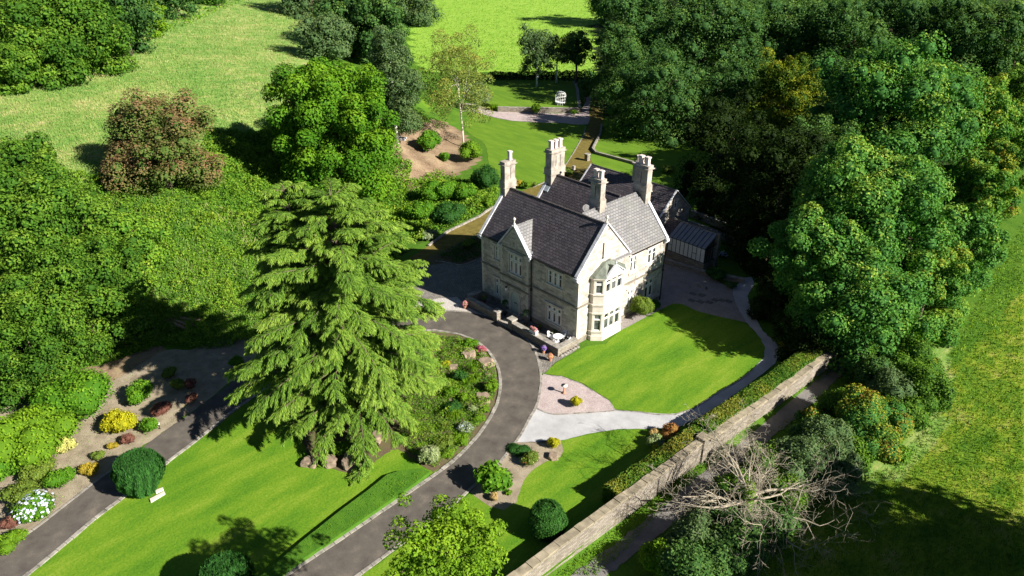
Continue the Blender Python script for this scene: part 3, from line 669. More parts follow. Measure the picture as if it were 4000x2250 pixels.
def box_hedge(name, label, x0, x1, y0, y1, h, seed, n=26000, leaf='hedge', size=.13):
    rng = np.random.default_rng(seed); ax, ay, az = x1-x0, y1-y0, h
    areas = np.array([ax*ay, ay*az, ay*az, ax*az, ax*az]); k = rng.choice(5, n, p=areas/areas.sum())
    u = rng.random(n); v = rng.random(n)
    P = np.zeros((n, 3)); Nn = np.zeros((n, 3))
    for f, (axis_, val, nn) in enumerate([(2, h, (0, 0, 1)), (0, x0, (-1, 0, 0)), (0, x1, (1, 0, 0)), (1, y0, (0, -1, 0)), (1, y1, (0, 1, 0))]):
        m = k == f; Q = np.stack([x0+u*ax, y0+v*ay, u*az], 1)
        if axis_ == 0: Q[:, 2] = u*az
        if axis_ == 1: Q[:, 2] = v*az
        Q[:, axis_] = val; P[m] = Q[m]; Nn[m] = nn
    # rounded, uneven outline
    wob = np.array([fbm(p[0], p[1], .5, seed) for p in P])*.13
    c = np.array([(x0+x1)/2, 0, 0]); P += Nn*wob[:, None]
    e = np.clip((P[:, 2]-(h-.3))/.3, 0, 1)*np.clip((np.abs(P[:, 0]-(x0+x1)/2)-(ax/2-.3))/.3, 0, 1); P[:, 2] -= e*.16
    P += rng.normal(0, .03, P.shape)
    nn = unit(Nn+rdir(rng, n)*.7); D = np.cross(nn, rdir(rng, n)); ln = size*rng.uniform(.7, 1.3, n)
    P[:, 0] += wall_x(P[:, 1]); V, F = cards(P, D, nn, ln, ln*.7, rng); pat = np.array([fbm(p[0], p[1], .35, 9) for p in P])
    T = np.repeat(np.clip(.3+.55*pat+rng.normal(0, .14, n)+.45*(k == 0), 0, 1), 4)
    o = link(name, npmesh(name, V, F, L[leaf], T)); tag(o, label, 'hedge')
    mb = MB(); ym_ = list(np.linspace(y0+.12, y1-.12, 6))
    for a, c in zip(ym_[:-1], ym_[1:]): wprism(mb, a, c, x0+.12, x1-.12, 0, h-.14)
    mb.build('dark_core', leafmat('dark hedge core', [G[leaf][0], G[leaf][0]], 0), o)  # solid block in the darkest leaf colour, painted shade inside the hedge
    return o
h1 = box_hedge('clipped_hedge', 'long clipped hedge behind the boundary wall with a brownish flat top', -1.5, -.24, -2.9, 15.0, 1.5, 3)
h2 = box_hedge('clipped_hedge', 'short clipped hedge by the small lower lawn, striped by branch shadows', -1.45, -.24, -12.2, -3.1, 1.4, 4, 14000)

# ------------------------------------------------------------------ the house
HW, GD, WY, ZS, ZE, ZR = 12.24, 6.43, 11.72, 3.59, 6.6, 10.14
HX = -HW
house = thing('stone_house', 'two-storey sandstone country house with slate roofs and tall chimneys', 'house', (0, 0, 0))
def panel(mb, o, u, n, Wd, z0, z1, holes, depth=.2):
    """wall rectangle with real openings; o = left foot, u = along, n = outward"""
    o, u, n = Vector(o), Vector(u), Vector(n); Z = Vector((0, 0, 1))
    xs = sorted({0, Wd, *[h[0] for h in holes], *[h[1] for h in holes]}); zs = sorted({z0, z1, *[h[2] for h in holes], *[h[3] for h in holes]})
    P = lambda a, z, d=0: o+u*a+Z*z-n*d
    for a, b in zip(xs[:-1], xs[1:]):
        for c, d in zip(zs[:-1], zs[1:]):
            m, k = (a+b)/2, (c+d)/2
            if any(h[0] < m < h[1] and h[2] < k < h[3] for h in holes): continue
            mb.face([P(a, c), P(b, c), P(b, d), P(a, d)])
    for a, b, c, d in holes:
        for p, q in (((a, c), (b, c)), ((b, c), (b, d)), ((b, d), (a, d)), ((a, d), (a, c))):
            mb.face([P(*p), P(*q), P(*q, depth), P(*p, depth)])
def window(o, u, n, a, b, c, d, lights, transom=None, parent=None, hood=True, depth=.13, name='window', trim=.13):
    """stone surround and mullions, white casements, dark glass"""
    o, u, n = Vector(o), Vector(u).normalized(), Vector(n).normalized(); Z = Vector((0, 0, 1))
    def bx(mb, x0, x1, z0, z1, d0, d1):      # d measured outward from the wall face
        q = [o+u*x0+n*d0, o+u*x1+n*d0, o+u*x1+n*d1, o+u*x0+n*d1]
        mb.prism([(p.x, p.y) for p in q], o.z+z0, o.z+z1)
    fr = MB(); su = MB(); gl = MB(); bl = MB()
    W_ = (b-a); mw = .1; lw = (W_-mw*(lights-1))/lights
    for i in range(lights):
        x0 = a+i*(lw+mw); x1 = x0+lw
        if i: bx(su, x0-mw, x0, c, d, -depth+.02, -.03)
        parts = [(c, d)] if not transom else [(c, c+(d-c)*transom-.04), (c+(d-c)*transom+.04, d)]
        for (p, q) in parts:
            f = .07
            bx(fr, x0, x0+f, p, q, -depth+.03, -depth+.09); bx(fr, x1-f, x1, p, q, -depth+.03, -depth+.09)
            bx(fr, x0+f, x1-f, p, p+f*1.6, -depth+.03, -depth+.09); bx(fr, x0+f, x1-f, q-f, q, -depth+.03, -depth+.09)
            if not transom:
                bx(fr, x0+f, x1-f, p+(q-p)*.66-.02, p+(q-p)*.66+.02, -depth+.03, -depth+.08)
        bx(gl, x0+.02, x1-.02, c+.02, d-.02, -depth, -depth+.04)
        if lights > 1: bx(bl, x0+.06, x0+.06+(x1-x0)*.22, c+.1, d-.1, -depth+.041, -depth+.045)
    if transom: bx(su, a, b, c+(d-c)*transom-.04, c+(d-c)*transom+.04, -depth+.02, -.028)
    t = trim
    bx(su, a-t, a, c, d, -.05, .015); bx(su, b, b+t, c, d, -.05, .015); bx(su, a-t, b+t, d, d+.2, -.05, .018)
    bx(su, a-t-.03, b+t+.03, c-.14, c, -depth+.02, .09)
    if hood: bx(su, a-t-.12, b+t+.12, d+.2, d+.29, -.02, .13)
    w_ = fr.build(name, M['white'], parent); gl.build('pane', M['glass'], w_)
    if bl.v: bl.build('curtain', M['blind'], w_)
    su.build('surround', M['mullion'], w_)
    return w_
FO, FU, FN = (HX, 0, 0), (1, 0, 0), (0, -1, 0)        # front wall: a = x - HX
EO, EU, EN = (0, 0, 0), (0, 1, 0), (1, 0, 0)          # east wall: a = y
fx = lambda x: x-HX
PX0, PX1, PD = -9.25, -5.62, .32                       # porch bay
ev = 'stone_house'
wall = MB()
fh = [(fx(-10.42), fx(-9.5), 4.5, 5.85), (fx(-10.42), fx(-9.5), .82, 2.5), (fx(-3.58), fx(-1.9), 4.62, 5.92), (fx(-3.58), fx(-1.9), .95, 2.56)]
panel(wall, FO, FU, FN, HW, 0, ZE, fh)
eh = [(6.72, 7.6, 4.55, 6.05), (9.2, 10.4, 4.5, 5.95), (6.72, 7.5, .9, 2.7), (9.2, 10.4, .95, 2.75)]
panel(wall, EO, EU, EN, WY, 0, ZE, eh)
# main gable triangles, end walls
ym = GD/2
gh_ = .05
for x, s in ((0, 1), (HX, -1)):
    wall.face([(x, 0, ZE), (x, GD, ZE), (x, ym, ZR)])
wall.face([(HX, 0, 0), (HX, 0, ZE), (HX, GD, ZE), (HX, GD, 0)])
wall.face([(HX, GD, 0), (HX, GD, ZE), (HX-.1, GD, ZE), (HX-.1, GD, 0)])
RY0, RY, RY1, RX = 6.0, 9.0, 12.0, -12.15
wall.face([(RX, GD, 0), (RX, GD, ZE+.2), (RX, RY1, ZE+.2), (RX, RY1, 0)])
wall.face([(RX, RY0, ZE+.2), (RX, RY1, ZE+.2), (RX, RY, ZR)])
wall.face([(RX, RY1, 0), (RX, RY1, ZE), (-6, RY1, ZE), (-6, RY1, 0)])
wall.face([(0, WY, 0), (0, WY, ZE), (-6.2, WY, ZE), (-6.2, WY, 0)])
wall.face([(0, WY, ZE), (-3.1, WY, ZR), (-6.2, WY, ZE)])
# porch bay
ph = [(1.15, 2.75, 4.12, 5.98), (1.4, 2.42, .15, 2.3)]
panel(wall, (PX0, -PD, 0), FU, FN, PX1-PX0, 0, ZE, ph, .22)
for x in (PX0, PX1): wall.face([(x, -PD, 0), (x, 0, 0), (x, 0, ZE), (x, -PD, ZE)])
pm = (PX0+PX1)/2; PZ = 8.72
wall.face([(PX0, -PD, ZE), (PX1, -PD, ZE), (pm, -PD, PZ)])
ow = wall.build('wall', M['stone'], house, fix=False)
# plinth, strings, quoins, kneelers in dressed stone
tr_ = MB()
def bxy(mb, x0, x1, y0, y1, z0, z1): mb.box(x0, x1, y0, y1, z0, z1)
bxy(tr_, HX-.1, PX0, -.06, .02, 0, .42); bxy(tr_, PX1, .06, -.06, .02, 0, .42)
bxy(tr_, PX0-.05, pm-.62, -PD-.06, -PD+.02, 0, .42); bxy(tr_, pm+.62, PX1+.05, -PD-.06, -PD+.02, 0, .42)
bxy(tr_, -.02, .06, -.06, 1.35, 0, .42); bxy(tr_, -.02, .06, 5.3, WY, 0, .42)
for z in (ZS-.08,):
    bxy(tr_, HX-.07, PX0, -.09, .02, z, z+.16); bxy(tr_, PX1, .085, -.09, .02, z, z+.16)
    bxy(tr_, -.02, .09, -.092, 1.38, z+.001, z+.161); bxy(tr_, -.02, .09, 5.3, WY+.05, z, z+.16)
bxy(tr_, PX0-.08, PX1+.08, -PD-.09, -PD+.02, ZS-.08, ZS+.08); bxy(tr_, PX0-.06, PX1+.06, -PD-.07, -PD+.02, ZS-.85, ZS-.7)
bxy(tr_, PX1-.02, PX1+.07, -PD+.02, -.09, ZS-.08, ZS+.08)
bxy(tr_, PX0+.3, PX1-.3, -PD-.05, -PD+.02, 6.42, 6.52)
tr_.build('string_course', M['stained'], house)
q_ = MB()
for x, y, sx in ((HX, 0, 1), (0, 0, -1), (PX0, -PD, 1), (PX1, -PD, -1)):
    for i in range(18):
        z = .42+i*.34
        if z+.32 > ZE: break
        l = .34 if i % 2 else .2
        x0, x1 = sorted((x-sx*.012, x+sx*l)); q_.box(x0, x1, y-.012, y+.01, z, z+.325)
    q_.build('quoins', M['mullion'], house); q_ = MB()
for i in range(18):
    z = .42+i*.34; l = .2 if i % 2 else .34
    if z+.32 > ZE: break
    q_.box(-.01, .0125, -.011, l, z, z+.325); q_.box(-.01, .0125, WY-l, WY, z, z+.325)
q_.build('quoins', M['mullion'], house)
# windows
window(FO, FU, FN, *fh[0], 2, parent=house); window(FO, FU, FN, *fh[1], 2, .68, parent=house)
window(FO, FU, FN, *fh[2], 3, parent=house); window(FO, FU, FN, *fh[3], 3, .68, parent=house)
window((PX0, -PD, 0), FU, FN, *ph[0], 3, .68, parent=house, depth=.14)
window(EO, EU, EN, *eh[0], 2, parent=house); window(EO, EU, EN, *eh[1], 2, parent=house)
window(EO, EU, EN, *eh[2], 2, .68, parent=house); window(EO, EU, EN, *eh[3], 2, .68, parent=house)
# attic light in the gable: a narrow pair set proud in its stone frame
window((.13, 0, 0), EU, EN, 2.93, 3.5, 7.5, 8.55, 2, parent=house, hood=False, depth=.12, trim=.1)
# blind niche carved over the dormer window
nb_ = MB(); nb_.box(pm-.3, pm+.3, -PD-.05, -PD+.01, 6.75, 6.82); nb_.box(pm-.28, pm-.2, -PD-.04, -PD+.01, 6.82, 7.45); nb_.box(pm+.2, pm+.28, -PD-.04, -PD+.01, 6.82, 7.45); nb_.box(pm-.28, pm+.28, -PD-.05, -PD+.01, 7.45, 7.55)
nb_.build('carved_panel', M['mullion'], house)
# door with pointed arch
dx = PX0+1.91
def arch(x, w_, z0, zs, n=9):
    pts = [(x-w_, z0), (x-w_, zs)]
    for i in range(1, n): a = math.pi*(1-i/n); pts.append((x+w_*math.cos(a), zs+w_*1.05*math.sin(a)**.9))
    return pts+[(x+w_, zs), (x+w_, z0)]
dm = MB(); A = arch(dx, .5, .18, 1.8)
dm.face([(x, -PD+.1, z) for x, z in A])
for i in range(9): x = dx-.42+i*.105; dm.box(x-.006, x+.006, -PD+.085, -PD+.099, .2, 1.8)
door = dm.build('door', M['door'], house, 'pale green door with a pointed arch top')
hm = MB(); hm.box(dx+.3, dx+.36, -PD+.03, -PD+.1, 1.05, 1.15); hm.box(dx-.16, dx+.16, -PD+.06, -PD+.098, 1.12, 1.2); hm.build('handle', M['black'], door)
am = MB(); O_ = arch(dx, .72, 0, 1.78); I_ = arch(dx, .5, 0, 1.8)
for i in range(len(O_)-1):
    a, b, c, d = O_[i], O_[i+1], I_[i+1], I_[i]; y0, y1 = -PD-.07, -PD+.12
    am.face([(a[0], y0, a[1]), (b[0], y0, b[1]), (c[0], y0, c[1]), (d[0], y0, d[1])])
    am.face([(d[0], y0, d[1]), (c[0], y0, c[1]), (c[0], y1, c[1]), (d[0], y1, d[1])]); am.face([(a[0], y0, a[1]), (a[0], y1, a[1]), (b[0], y1, b[1]), (b[0], y0, b[1])])
fill = arch(dx, .5, 1.8, 1.8); am.box(dx-.74, dx-.5, -PD-.06, -PD+.02, 2.3, 2.42); am.box(dx+.5, dx+.74, -PD-.06, -PD+.02, 2.3, 2.42)
am.face([(dx-.52, -PD+.11, 1.7), (dx+.52, -PD+.11, 1.7), (dx+.52, -PD+.11, 2.4), (dx-.52, -PD+.11, 2.4)])
am.build('door_surround', M['mullion'], house)
for s in (-1, 1):
    window((PX0, -PD+.14, 0), FU, FN, 1.91+s*1.0-.13, 1.91+s*1.0+.13, .9, 2.2, 1, parent=house, hood=False, depth=.1, trim=.08)
sp = MB(); sp.box(dx-1.1, dx+1.1, -PD-.9, -PD-.06, 0, .17); sp.box(dx-.8, dx+.8, -PD-.55, -PD-.07, .172, .3); sp.build('doorstep', M['slabm'], house)
# lantern on a bracket
lm = MB(); lm.tube([(dx-.5, -PD, 2.95), (dx-.5, -PD-.35, 3.0), (dx-.5, -PD-.62, 2.9)], [.02]*3, 6); lm.lathe((dx-.5, -PD-.62, 2.72), [(.1, .12), (.13, .16), (.02, .24)], 8)
lt = lm.build('lantern', M['black'], house); lm = MB(); lm.lathe((dx-.5, -PD-.62, 2.5), [(.04, 0), (.1, .08), (.11, .3), (.06, .33)], 8); lm.build('globe', M['white'], lt)

# roofs
OV = .12
def slope(mb, p0, p1, q1, q0, th=.09):       # eave p0-p1, ridge q0-q1
    P = [Vector(p) for p in (p0, p1, q1, q0)]; n = (P[1]-P[0]).cross(P[3]-P[0]).normalized()
    if n.z < 0: n = -n; P = [P[1], P[0], P[3], P[2]]
    T = [p+n*th for p in P]
    mb.face(T)
    for i in range(4): j = (i+1) % 4; mb.face([P[i], P[j], T[j], T[i]])
mr = MB(); k = (ZR-ZE)/ym
slope(mr, (HX, -OV, ZE-OV*k), (0, -OV, ZE-OV*k), (0, ym, ZR), (HX, ym, ZR))
slope(mr, (HX, GD, ZE), (0, GD, ZE), (0, ym, ZR), (HX, ym, ZR))
slope(mr, (RX, RY0, ZE+.14), (-3.1, RY0, ZE+.14), (-3.1, RY, ZR), (RX, RY, ZR))
slope(mr, (RX, RY1+.1, ZE), (-3.1, RY1+.1, ZE), (-3.1, RY, ZR), (RX, RY, ZR))
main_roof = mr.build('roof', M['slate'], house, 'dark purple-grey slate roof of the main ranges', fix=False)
wr = MB(); kx = (ZR-ZE)/3.1
slope(wr, (OV, ym, ZE-OV*kx), (OV, WY-.2, ZE-OV*kx), (-3.1, WY-.2, ZR), (-3.1, ym, ZR))
slope(wr, (-6.2, ym, ZE), (-6.2, WY-.2, ZE), (-3.1, WY-.2, ZR), (-3.1, ym, ZR))
wr.build('roof', M['sunlit_slate'], house, 'pale sunlit slate roof of the side wing', fix=False)
dr = MB(); pdz = (PZ-ZE)/((PX1-PX0)/2); yb = (PZ-ZE)/k
slope(dr, (PX1+.04, -PD, ZE-.02), (PX1+.04, .05, ZE-.02), (pm, yb+.1, PZ), (pm, -PD, PZ)); slope(dr, (PX0-.04, -PD, ZE-.02), (PX0-.04, .05, ZE-.02), (pm, yb+.1, PZ), (pm, -PD, PZ))
dr.build('dormer_roof', M['sunlit_slate'], house, fix=False)
for x in (PX1+.06, PX0-.06):
    vl = MB(); vl.bar((x, -.02, ZE+.07), (pm, yb+.05, PZ+.1), (0, -k, 1), .3, .03)
    vl.build('valley_lead', M['coping'], house)
rt_ = MB(); rng = random.Random(8)
def ridge(mb, a, b, st=.46, r=.13):
    a, b = Vector(a), Vector(b); d = b-a; n = int(d.length/st)
    for i in range(n):
        p = a+d*(i/n); q = a+d*((i+.93)/n); z = rng.uniform(-.01, .02)
        mb.tube([p+Vector((0, 0, z)), q+Vector((0, 0, z))], [r, r*.97], 8)
M['ridge'] = plain('dark ridge tile', (.06, .05, .05), .8, var=.5, sc=3)
ridge(rt_, (HX+.5, ym, ZR+.05), (-.35, ym, ZR+.05)); rt_.build('ridge_tiles', M['ridge'], house)
rt_ = MB(); ridge(rt_, (RX+.4, RY, ZR+.05), (-3.4, RY, ZR+.05)); rt_.build('ridge_tiles', M['ridge'], house)
rt_ = MB(); ridge(rt_, (-3.1, ym+.3, ZR+.04), (-3.1, WY-.4, ZR+.04), .5, .09); rt_.build('ridge_tiles', M['sunlit_slate'], house); rt_ = MB(); ridge(rt_, (pm, -PD+.3, PZ+.05), (pm, yb, PZ+.05), .45, .07); rt_.build('ridge_tiles', M['sunlit_slate'], house)
# copings
cp = MB()
def cop(mb, a, b, nrm, wd=.31, th=.12, seg=.95):
    a, b = Vector(a), Vector(b); L_ = (b-a).length; n = max(1, int(L_/seg))
    for i in range(n): mb.bar(a+(b-a)*(i/n), a+(b-a)*((i+.985)/n), nrm, wd, th)
def cops(items, seg=.95):
    m = MB()
    for it in items: cop(m, *it)
    m.build('coping', M['coping'], house)
for x in (-.12, HX+.1): cops([((x, -.2, ZE-.2*k+.1), (x, ym+.02, ZR+.14), (0, -k, 1)), ((x, GD+.08, ZE+.08), (x, ym+.03, ZR+.14), (0, k, 1), .34)])
cops([((.2, WY-.1, ZE-.2*kx+.1), (-3.1, WY-.1, ZR+.12), (kx, 0, 1)), ((-6.3, WY-.1, ZE), (-3.1, WY-.1, ZR+.12), (-kx, 0, 1))])
cops([((RX+.12, RY0+.05, ZE+.3), (RX+.12, RY, ZR+.12), (0, -k, 1)), ((RX+.12, RY1+.1, ZE+.1), (RX+.12, RY, ZR+.12), (0, k, 1))])
cops([((PX1+.12, -PD+.02, ZE-.1), (pm, -PD+.02, PZ+.12), (pdz, 0, 1), .34), ((PX0-.12, -PD+.02, ZE-.1), (pm, -PD+.02, PZ+.12), (-pdz, 0, 1), .34)])
for bx_ in ([(-.34, .1, -.36, .06, ZE-.42, ZE-.16), (-.29, .08, -.22, .06, ZE-.58, ZE-.422)], [(HX-.13, HX+.32, -.36, .06, ZE-.42, ZE-.16), (HX-.08, HX+.3, -.22, .06, ZE-.58, ZE-.422)], [(-.34, .09, GD-.05, GD+.16, ZE-.1, ZE+.16)],
            [(-.06, .36, WY-.3, WY+.1, ZE-.42, ZE-.16), (-.06, .2, WY-.27, WY+.08, ZE-.58, ZE-.422)], [(PX1-.1, PX1+.3, -PD-.12, -PD+.3, ZE-.3, ZE-.1), (PX1-.06, PX1+.18, -PD-.1, -PD+.25, ZE-.5, ZE-.302)], [(PX0-.3, PX0+.1, -PD-.12, -PD+.3, ZE-.3, ZE-.1)]):
    m = MB()
    for q in bx_: m.box(*q)
    m.build('kneeler', M['coping'], house)
for (x, y, z) in ((pm, -PD+.02, PZ+.2), (-.1, ym, ZR+.2)):
    fn = MB()
    fn.lathe((x, y, z), [(.12, 0), (.13, .1), (.05, .16), (.07, .3), (.045, .36), (.13, .45), (.14, .55), (.08, .64), (.02, .68)], 10)
    fn.build('finial', M['mullion'], house, smooth=True)
# gutters and downpipes
g_ = MB()
for a, b in (((HX+.3, -.2, ZE-.2), (PX0-.2, -.2, ZE-.2)), ((PX1+.2, -.2, ZE-.2), (-.3, -.2, ZE-.2))): g_ = MB(); g_.bar(a, b, (0, 0, 1), .11, .09); g_.build('gutter', M['black'], house)
g_ = MB(); g_.bar((.2, GD+.3, ZE-.24), (.2, WY-.3, ZE-.24), (0, 0, 1), .1, .08)
g_.build('gutter', M['black'], house)
for (x, y) in ((PX1+.2, -.14), (.14, WY-.12)):
    dp = MB(); dp.tube([(x, y, .05), (x, y, ZE-.25)], [.055, .055], 8); dp.lathe((x, y, ZE-.5), [(.08, 0), (.15, .12), (.15, .3)], 8); dp.lathe((x, y, 3.1), [(.08, 0), (.12, .08), (.12, .25)], 8)
    dp.build('downpipe', M['black'], house)
# chimneys
def chimney(x0, x1, y0, y1, zb, groove, pots, pot_s=.21, zt=12.45):
    s = MB(); s.mi = 0
    s.box(x0+.02, x1-.02, y0+.02, y1-.02, zb, 10.3); s.box(x0-.09, x1+.09, y0-.09, y1+.09, 10.3, 10.37); s.box(x0-.04, x1+.04, y0-.04, y1+.04, 10.372, 10.95); s.box(x0+.01, x1-.01, y0+.01, y1-.01, 10.952, 11.06)
    s.box(x0+.05, x1-.05, y0+.05, y1-.05, 11.062, zt); s.box(x0+.03, x1-.03, y0+.03, y1-.03, zt-.28, zt-.2)
    s.box(x0-.1, x1+.1, y0-.1, y1+.1, zt+.002, zt+.08); s.box(x0, x1, y0, y1, zt+.082, zt+.34)
    c = s.build('chimney', M['chimstone'], house)
    g = MB(); n = len(groove)
    for gv in groove:
        if x1-x0 > y1-y0:
            for yy in (y0+.045, y1-.045): g.box(gv-.03, gv+.03, yy-.004, yy+.004, 11.1, zt-.3)
        else:
            for xx in (x0+.045, x1-.045): g.box(xx-.004, xx+.004, gv-.03, gv+.03, 11.1, zt-.3)
    if groove: g.build('groove', M['darkgap'], c)
    for (px, py, h) in pots:
        p = MB(); z = zt+.342
        def sq(r, a, b): p.prism([(px+r*math.cos(math.pi*(.25+.5*i)), py+r*math.sin(math.pi*(.25+.5*i))) for i in range(4)], a, b)
        sq(pot_s*1.12, z, z+.1); sq(pot_s, z+.1, z+h-.1); sq(pot_s*1.35, z+h-.1, z+h-.02); sq(pot_s*1.2, z+h-.02, z+h+.03)
        p.build('chimney_pot', M['pot'], c)
    return c
chimney(-12.4, -11.72, 2.52, 3.9, 8.6, [3.3], [(-12.05, 3.45, .82)])
chimney(-12.2, -11.3, 8.15, 10.05, 8.6, [8.82, 9.42], [(-11.75, 8.5, .8), (-11.75, 9.1, .8), (-11.75, 9.7, .8)], .24)
chimney(-3.9, -2.65, 5.3, 6.0, 8.0, [-3.3], [(-3.55, 5.65, .72), (-2.98, 5.65, .72)], .22)
chimney(-3.65, -2.15, 11.05, 11.8, 8.2, [-2.9], [(-3.25, 11.42, .72), (-2.55, 11.42, .72)], .24)
fl = MB(); fl.bar((-11.9, 2.3, 9.05), (-12.4, 2.3, 9.05), (0, -k, 1), .55, .16); fl.build('flashing', M['lead'], house); fl = MB(); fl.bar((-11.3, 7.95, 8.95), (-12.3, 7.95, 8.95), (0, -k, 1), .55, .16)
fl.build('flashing', M['lead'], house)
# satellite dish and roof vent
P = on((1265/2.576+1800)*.644, (805/2.576+500)*.644, 1, 7.0)
ds = MB(); ds.lathe((0, 0, 0), [(.02, 0), (.2, .03), (.33, .1), (.3, .1), (.02, .03)], 16)
do = ds.build('satellite_dish', M['white'], house); do.location = (P[0], P[1], P[2]); do.rotation_euler = (rad(75), 0, rad(25))
P = at(0, 0); vy = 7.95; vz = ZE+.14+(vy-RY0)*(ZR-ZE-.14)/(RY-RY0)
P = on((1130/2.576+1800)*.644, (590/2.576+500)*.644, 2, 9.2); vt = MB(); vy = P[1]; vz = ZE+.14+(vy-RY0)*(ZR-ZE-.14)/(RY-RY0)
vt.box(P[0]-.12, P[0]+.12, vy-.12, vy+.12, vz-.1, vz+.3); vt.build('roof_vent', M['slabm'], house)

# bay window on the gable
bp = [(0, 1.45), (.4, 1.45), (1.05, 2.1), (1.05, 4.55), (.4, 5.2), (0, 5.2)]
bw = MB()
def bedge(i):
    a, b = Vector((*bp[i], 0)), Vector((*bp[i+1], 0)); u = (b-a).normalized(); return a, u, Vector((u.y, -u.x, 0)), (b-a).length
holes = {1: [(.16, .76, .95, 2.5), (.16, .76, 4.55, 5.75)], 2: [(.2, 2.25, .95, 2.5), (.2, 2.25, 4.55, 5.75)], 3: [(.16, .76, .95, 2.5), (.16, .76, 4.55, 5.75)]}
for i in range(5):
    a, u, n, l = bedge(i); panel(bw, a, u, n, l, 0, 6.0, holes.get(i, []), .14)
bay = bw.build('bay_window', M['mullion'], house, 'two-storey canted bay of dressed stone', fix=False)
for i in (1, 2, 3):
    a, u, n, l = bedge(i)
    for hI, h in enumerate(holes[i]):
        fr = MB(); gl = MB(); st_ = MB(); lights = 3 if i == 2 else 1
        W_ = h[1]-h[0]; mw = .12; lw = (W_-mw*(lights-1))/lights
        def bx(mb, x0, x1, z0, z1, d0, d1):
            q = [a+u*x0+n*d0, a+u*x1+n*d0, a+u*x1+n*d1, a+u*x0+n*d1]; mb.prism([(p.x, p.y) for p in q], z0, z1)
        zt = h[2]+(h[3]-h[2])*(.68 if hI == 0 else .72)
        for j in range(lights):
            x0 = h[0]+j*(lw+mw); x1 = x0+lw
            if j: bx(st_, x0-mw, x0, h[2], h[3], -.13, -.015)
            for p, q in ((h[2], zt-.03), (zt+.03, h[3])):
                bx(fr, x0, x0+.05, p, q, -.12, -.07); bx(fr, x1-.05, x1, p, q, -.12, -.07); bx(fr, x0+.05, x1-.05, p, p+.06, -.12, -.07); bx(fr, x0+.05, x1-.05, q-.05, q, -.12, -.07)
            bx(gl, x0+.02, x1-.02, h[2]+.02, h[3]-.02, -.14, -.11)
        if hI == 0: bx(st_, h[0], h[1], zt-.03, zt+.03, -.13, -.018)
        fo = fr.build('casement', M['white'], bay)
        gl.build('pane', M['glass'], bay)
        if st_.v: st_.build('mullion', M['mullion'], bay)
tb = MB()
def ring(mb, off, z0, z1):
    pts = [(0, bp[0][1]-off), (bp[1][0]+off*.4, bp[1][1]-off), (bp[2][0]+off, bp[2][1]-off*.4), (bp[3][0]+off, bp[3][1]+off*.4), (bp[4][0]+off*.4, bp[4][1]+off), (0, bp[5][1]+off)]
    mb.prism(pts, z0, z1)
for off, z0, z1 in ((.1, 0, .45), (.09, .82, .94), (.09, 2.62, 2.74), (.1, 3.42, 3.58), (.1, 4.4, 4.54), (.13, 5.93, 6.06)): ring(tb, off, z0, z1)
tb.build('moulding', M['mullion'], bay)
ap = (0, 3.32, 6.95); rr = MB(); q = [(0, 1.32), (.48, 1.32), (1.2, 2.02), (1.2, 4.63), (.48, 5.33), (0, 5.33)]
top_ = [(0.0, 2.9, 6.95), (.25, 3.0, 6.95), (.25, 3.65, 6.95), (0, 3.75, 6.95)]
rr.face([(*q[0], 6.063), (*q[1], 6.063), top_[1], top_[0]]); rr.face([(*q[1], 6.063), (*q[2], 6.063), top_[1]]); rr.face([(*q[2], 6.063), (*q[3], 6.063), top_[2], top_[1]])
rr.face([(*q[3], 6.063), (*q[4], 6.063), top_[2]]); rr.face([(*q[4], 6.063), (*q[5], 6.063), top_[3], top_[2]]); rr.face(top_)
rr.face([(1.12, 2.45, 6.07), (1.12, 4.2, 6.07), (1.12, 3.32, 6.78)]); rr.face([(1.12, 2.4, 6.07), (1.12, 3.32, 6.8), (.3, 3.32, 6.8)]); rr.face([(1.12, 4.25, 6.07), (1.12, 3.32, 6.8), (.3, 3.32, 6.8)])
rr.build('bay_roof', M['verdigris'], bay)
bc = MB(); bc.bar((1.1, 2.2, 6.08), (1.1, 3.33, 6.92), (0, -.8, 1), .2, .08); bc.bar((1.1, 4.45, 6.08), (1.1, 3.31, 6.92), (0, .8, 1), .2, .08)
bc.face([(1.16, 2.35, 6.07), (1.16, 4.3, 6.07), (1.16, 3.32, 6.86)]); bc.lathe((1.1, 3.32, 6.92), [(.08, 0), (.05, .12), (.09, .2), (.03, .32)], 8)
bc.build('bay_gable', M['coping'], bay)
# small lean-to on the left end
ln_ = MB(); ln_.box(HX-1.5, HX-.01, 3.6, 6.3, 0, 2.3); lo_ = ln_.build('side_porch', M['stone'], house)
ln_ = MB(); ln_.box(HX-1.8, HX-.02, 3.3, 6.6, 2.303, 2.42); ln_.build('flat_roof', M['slabm'], lo_)

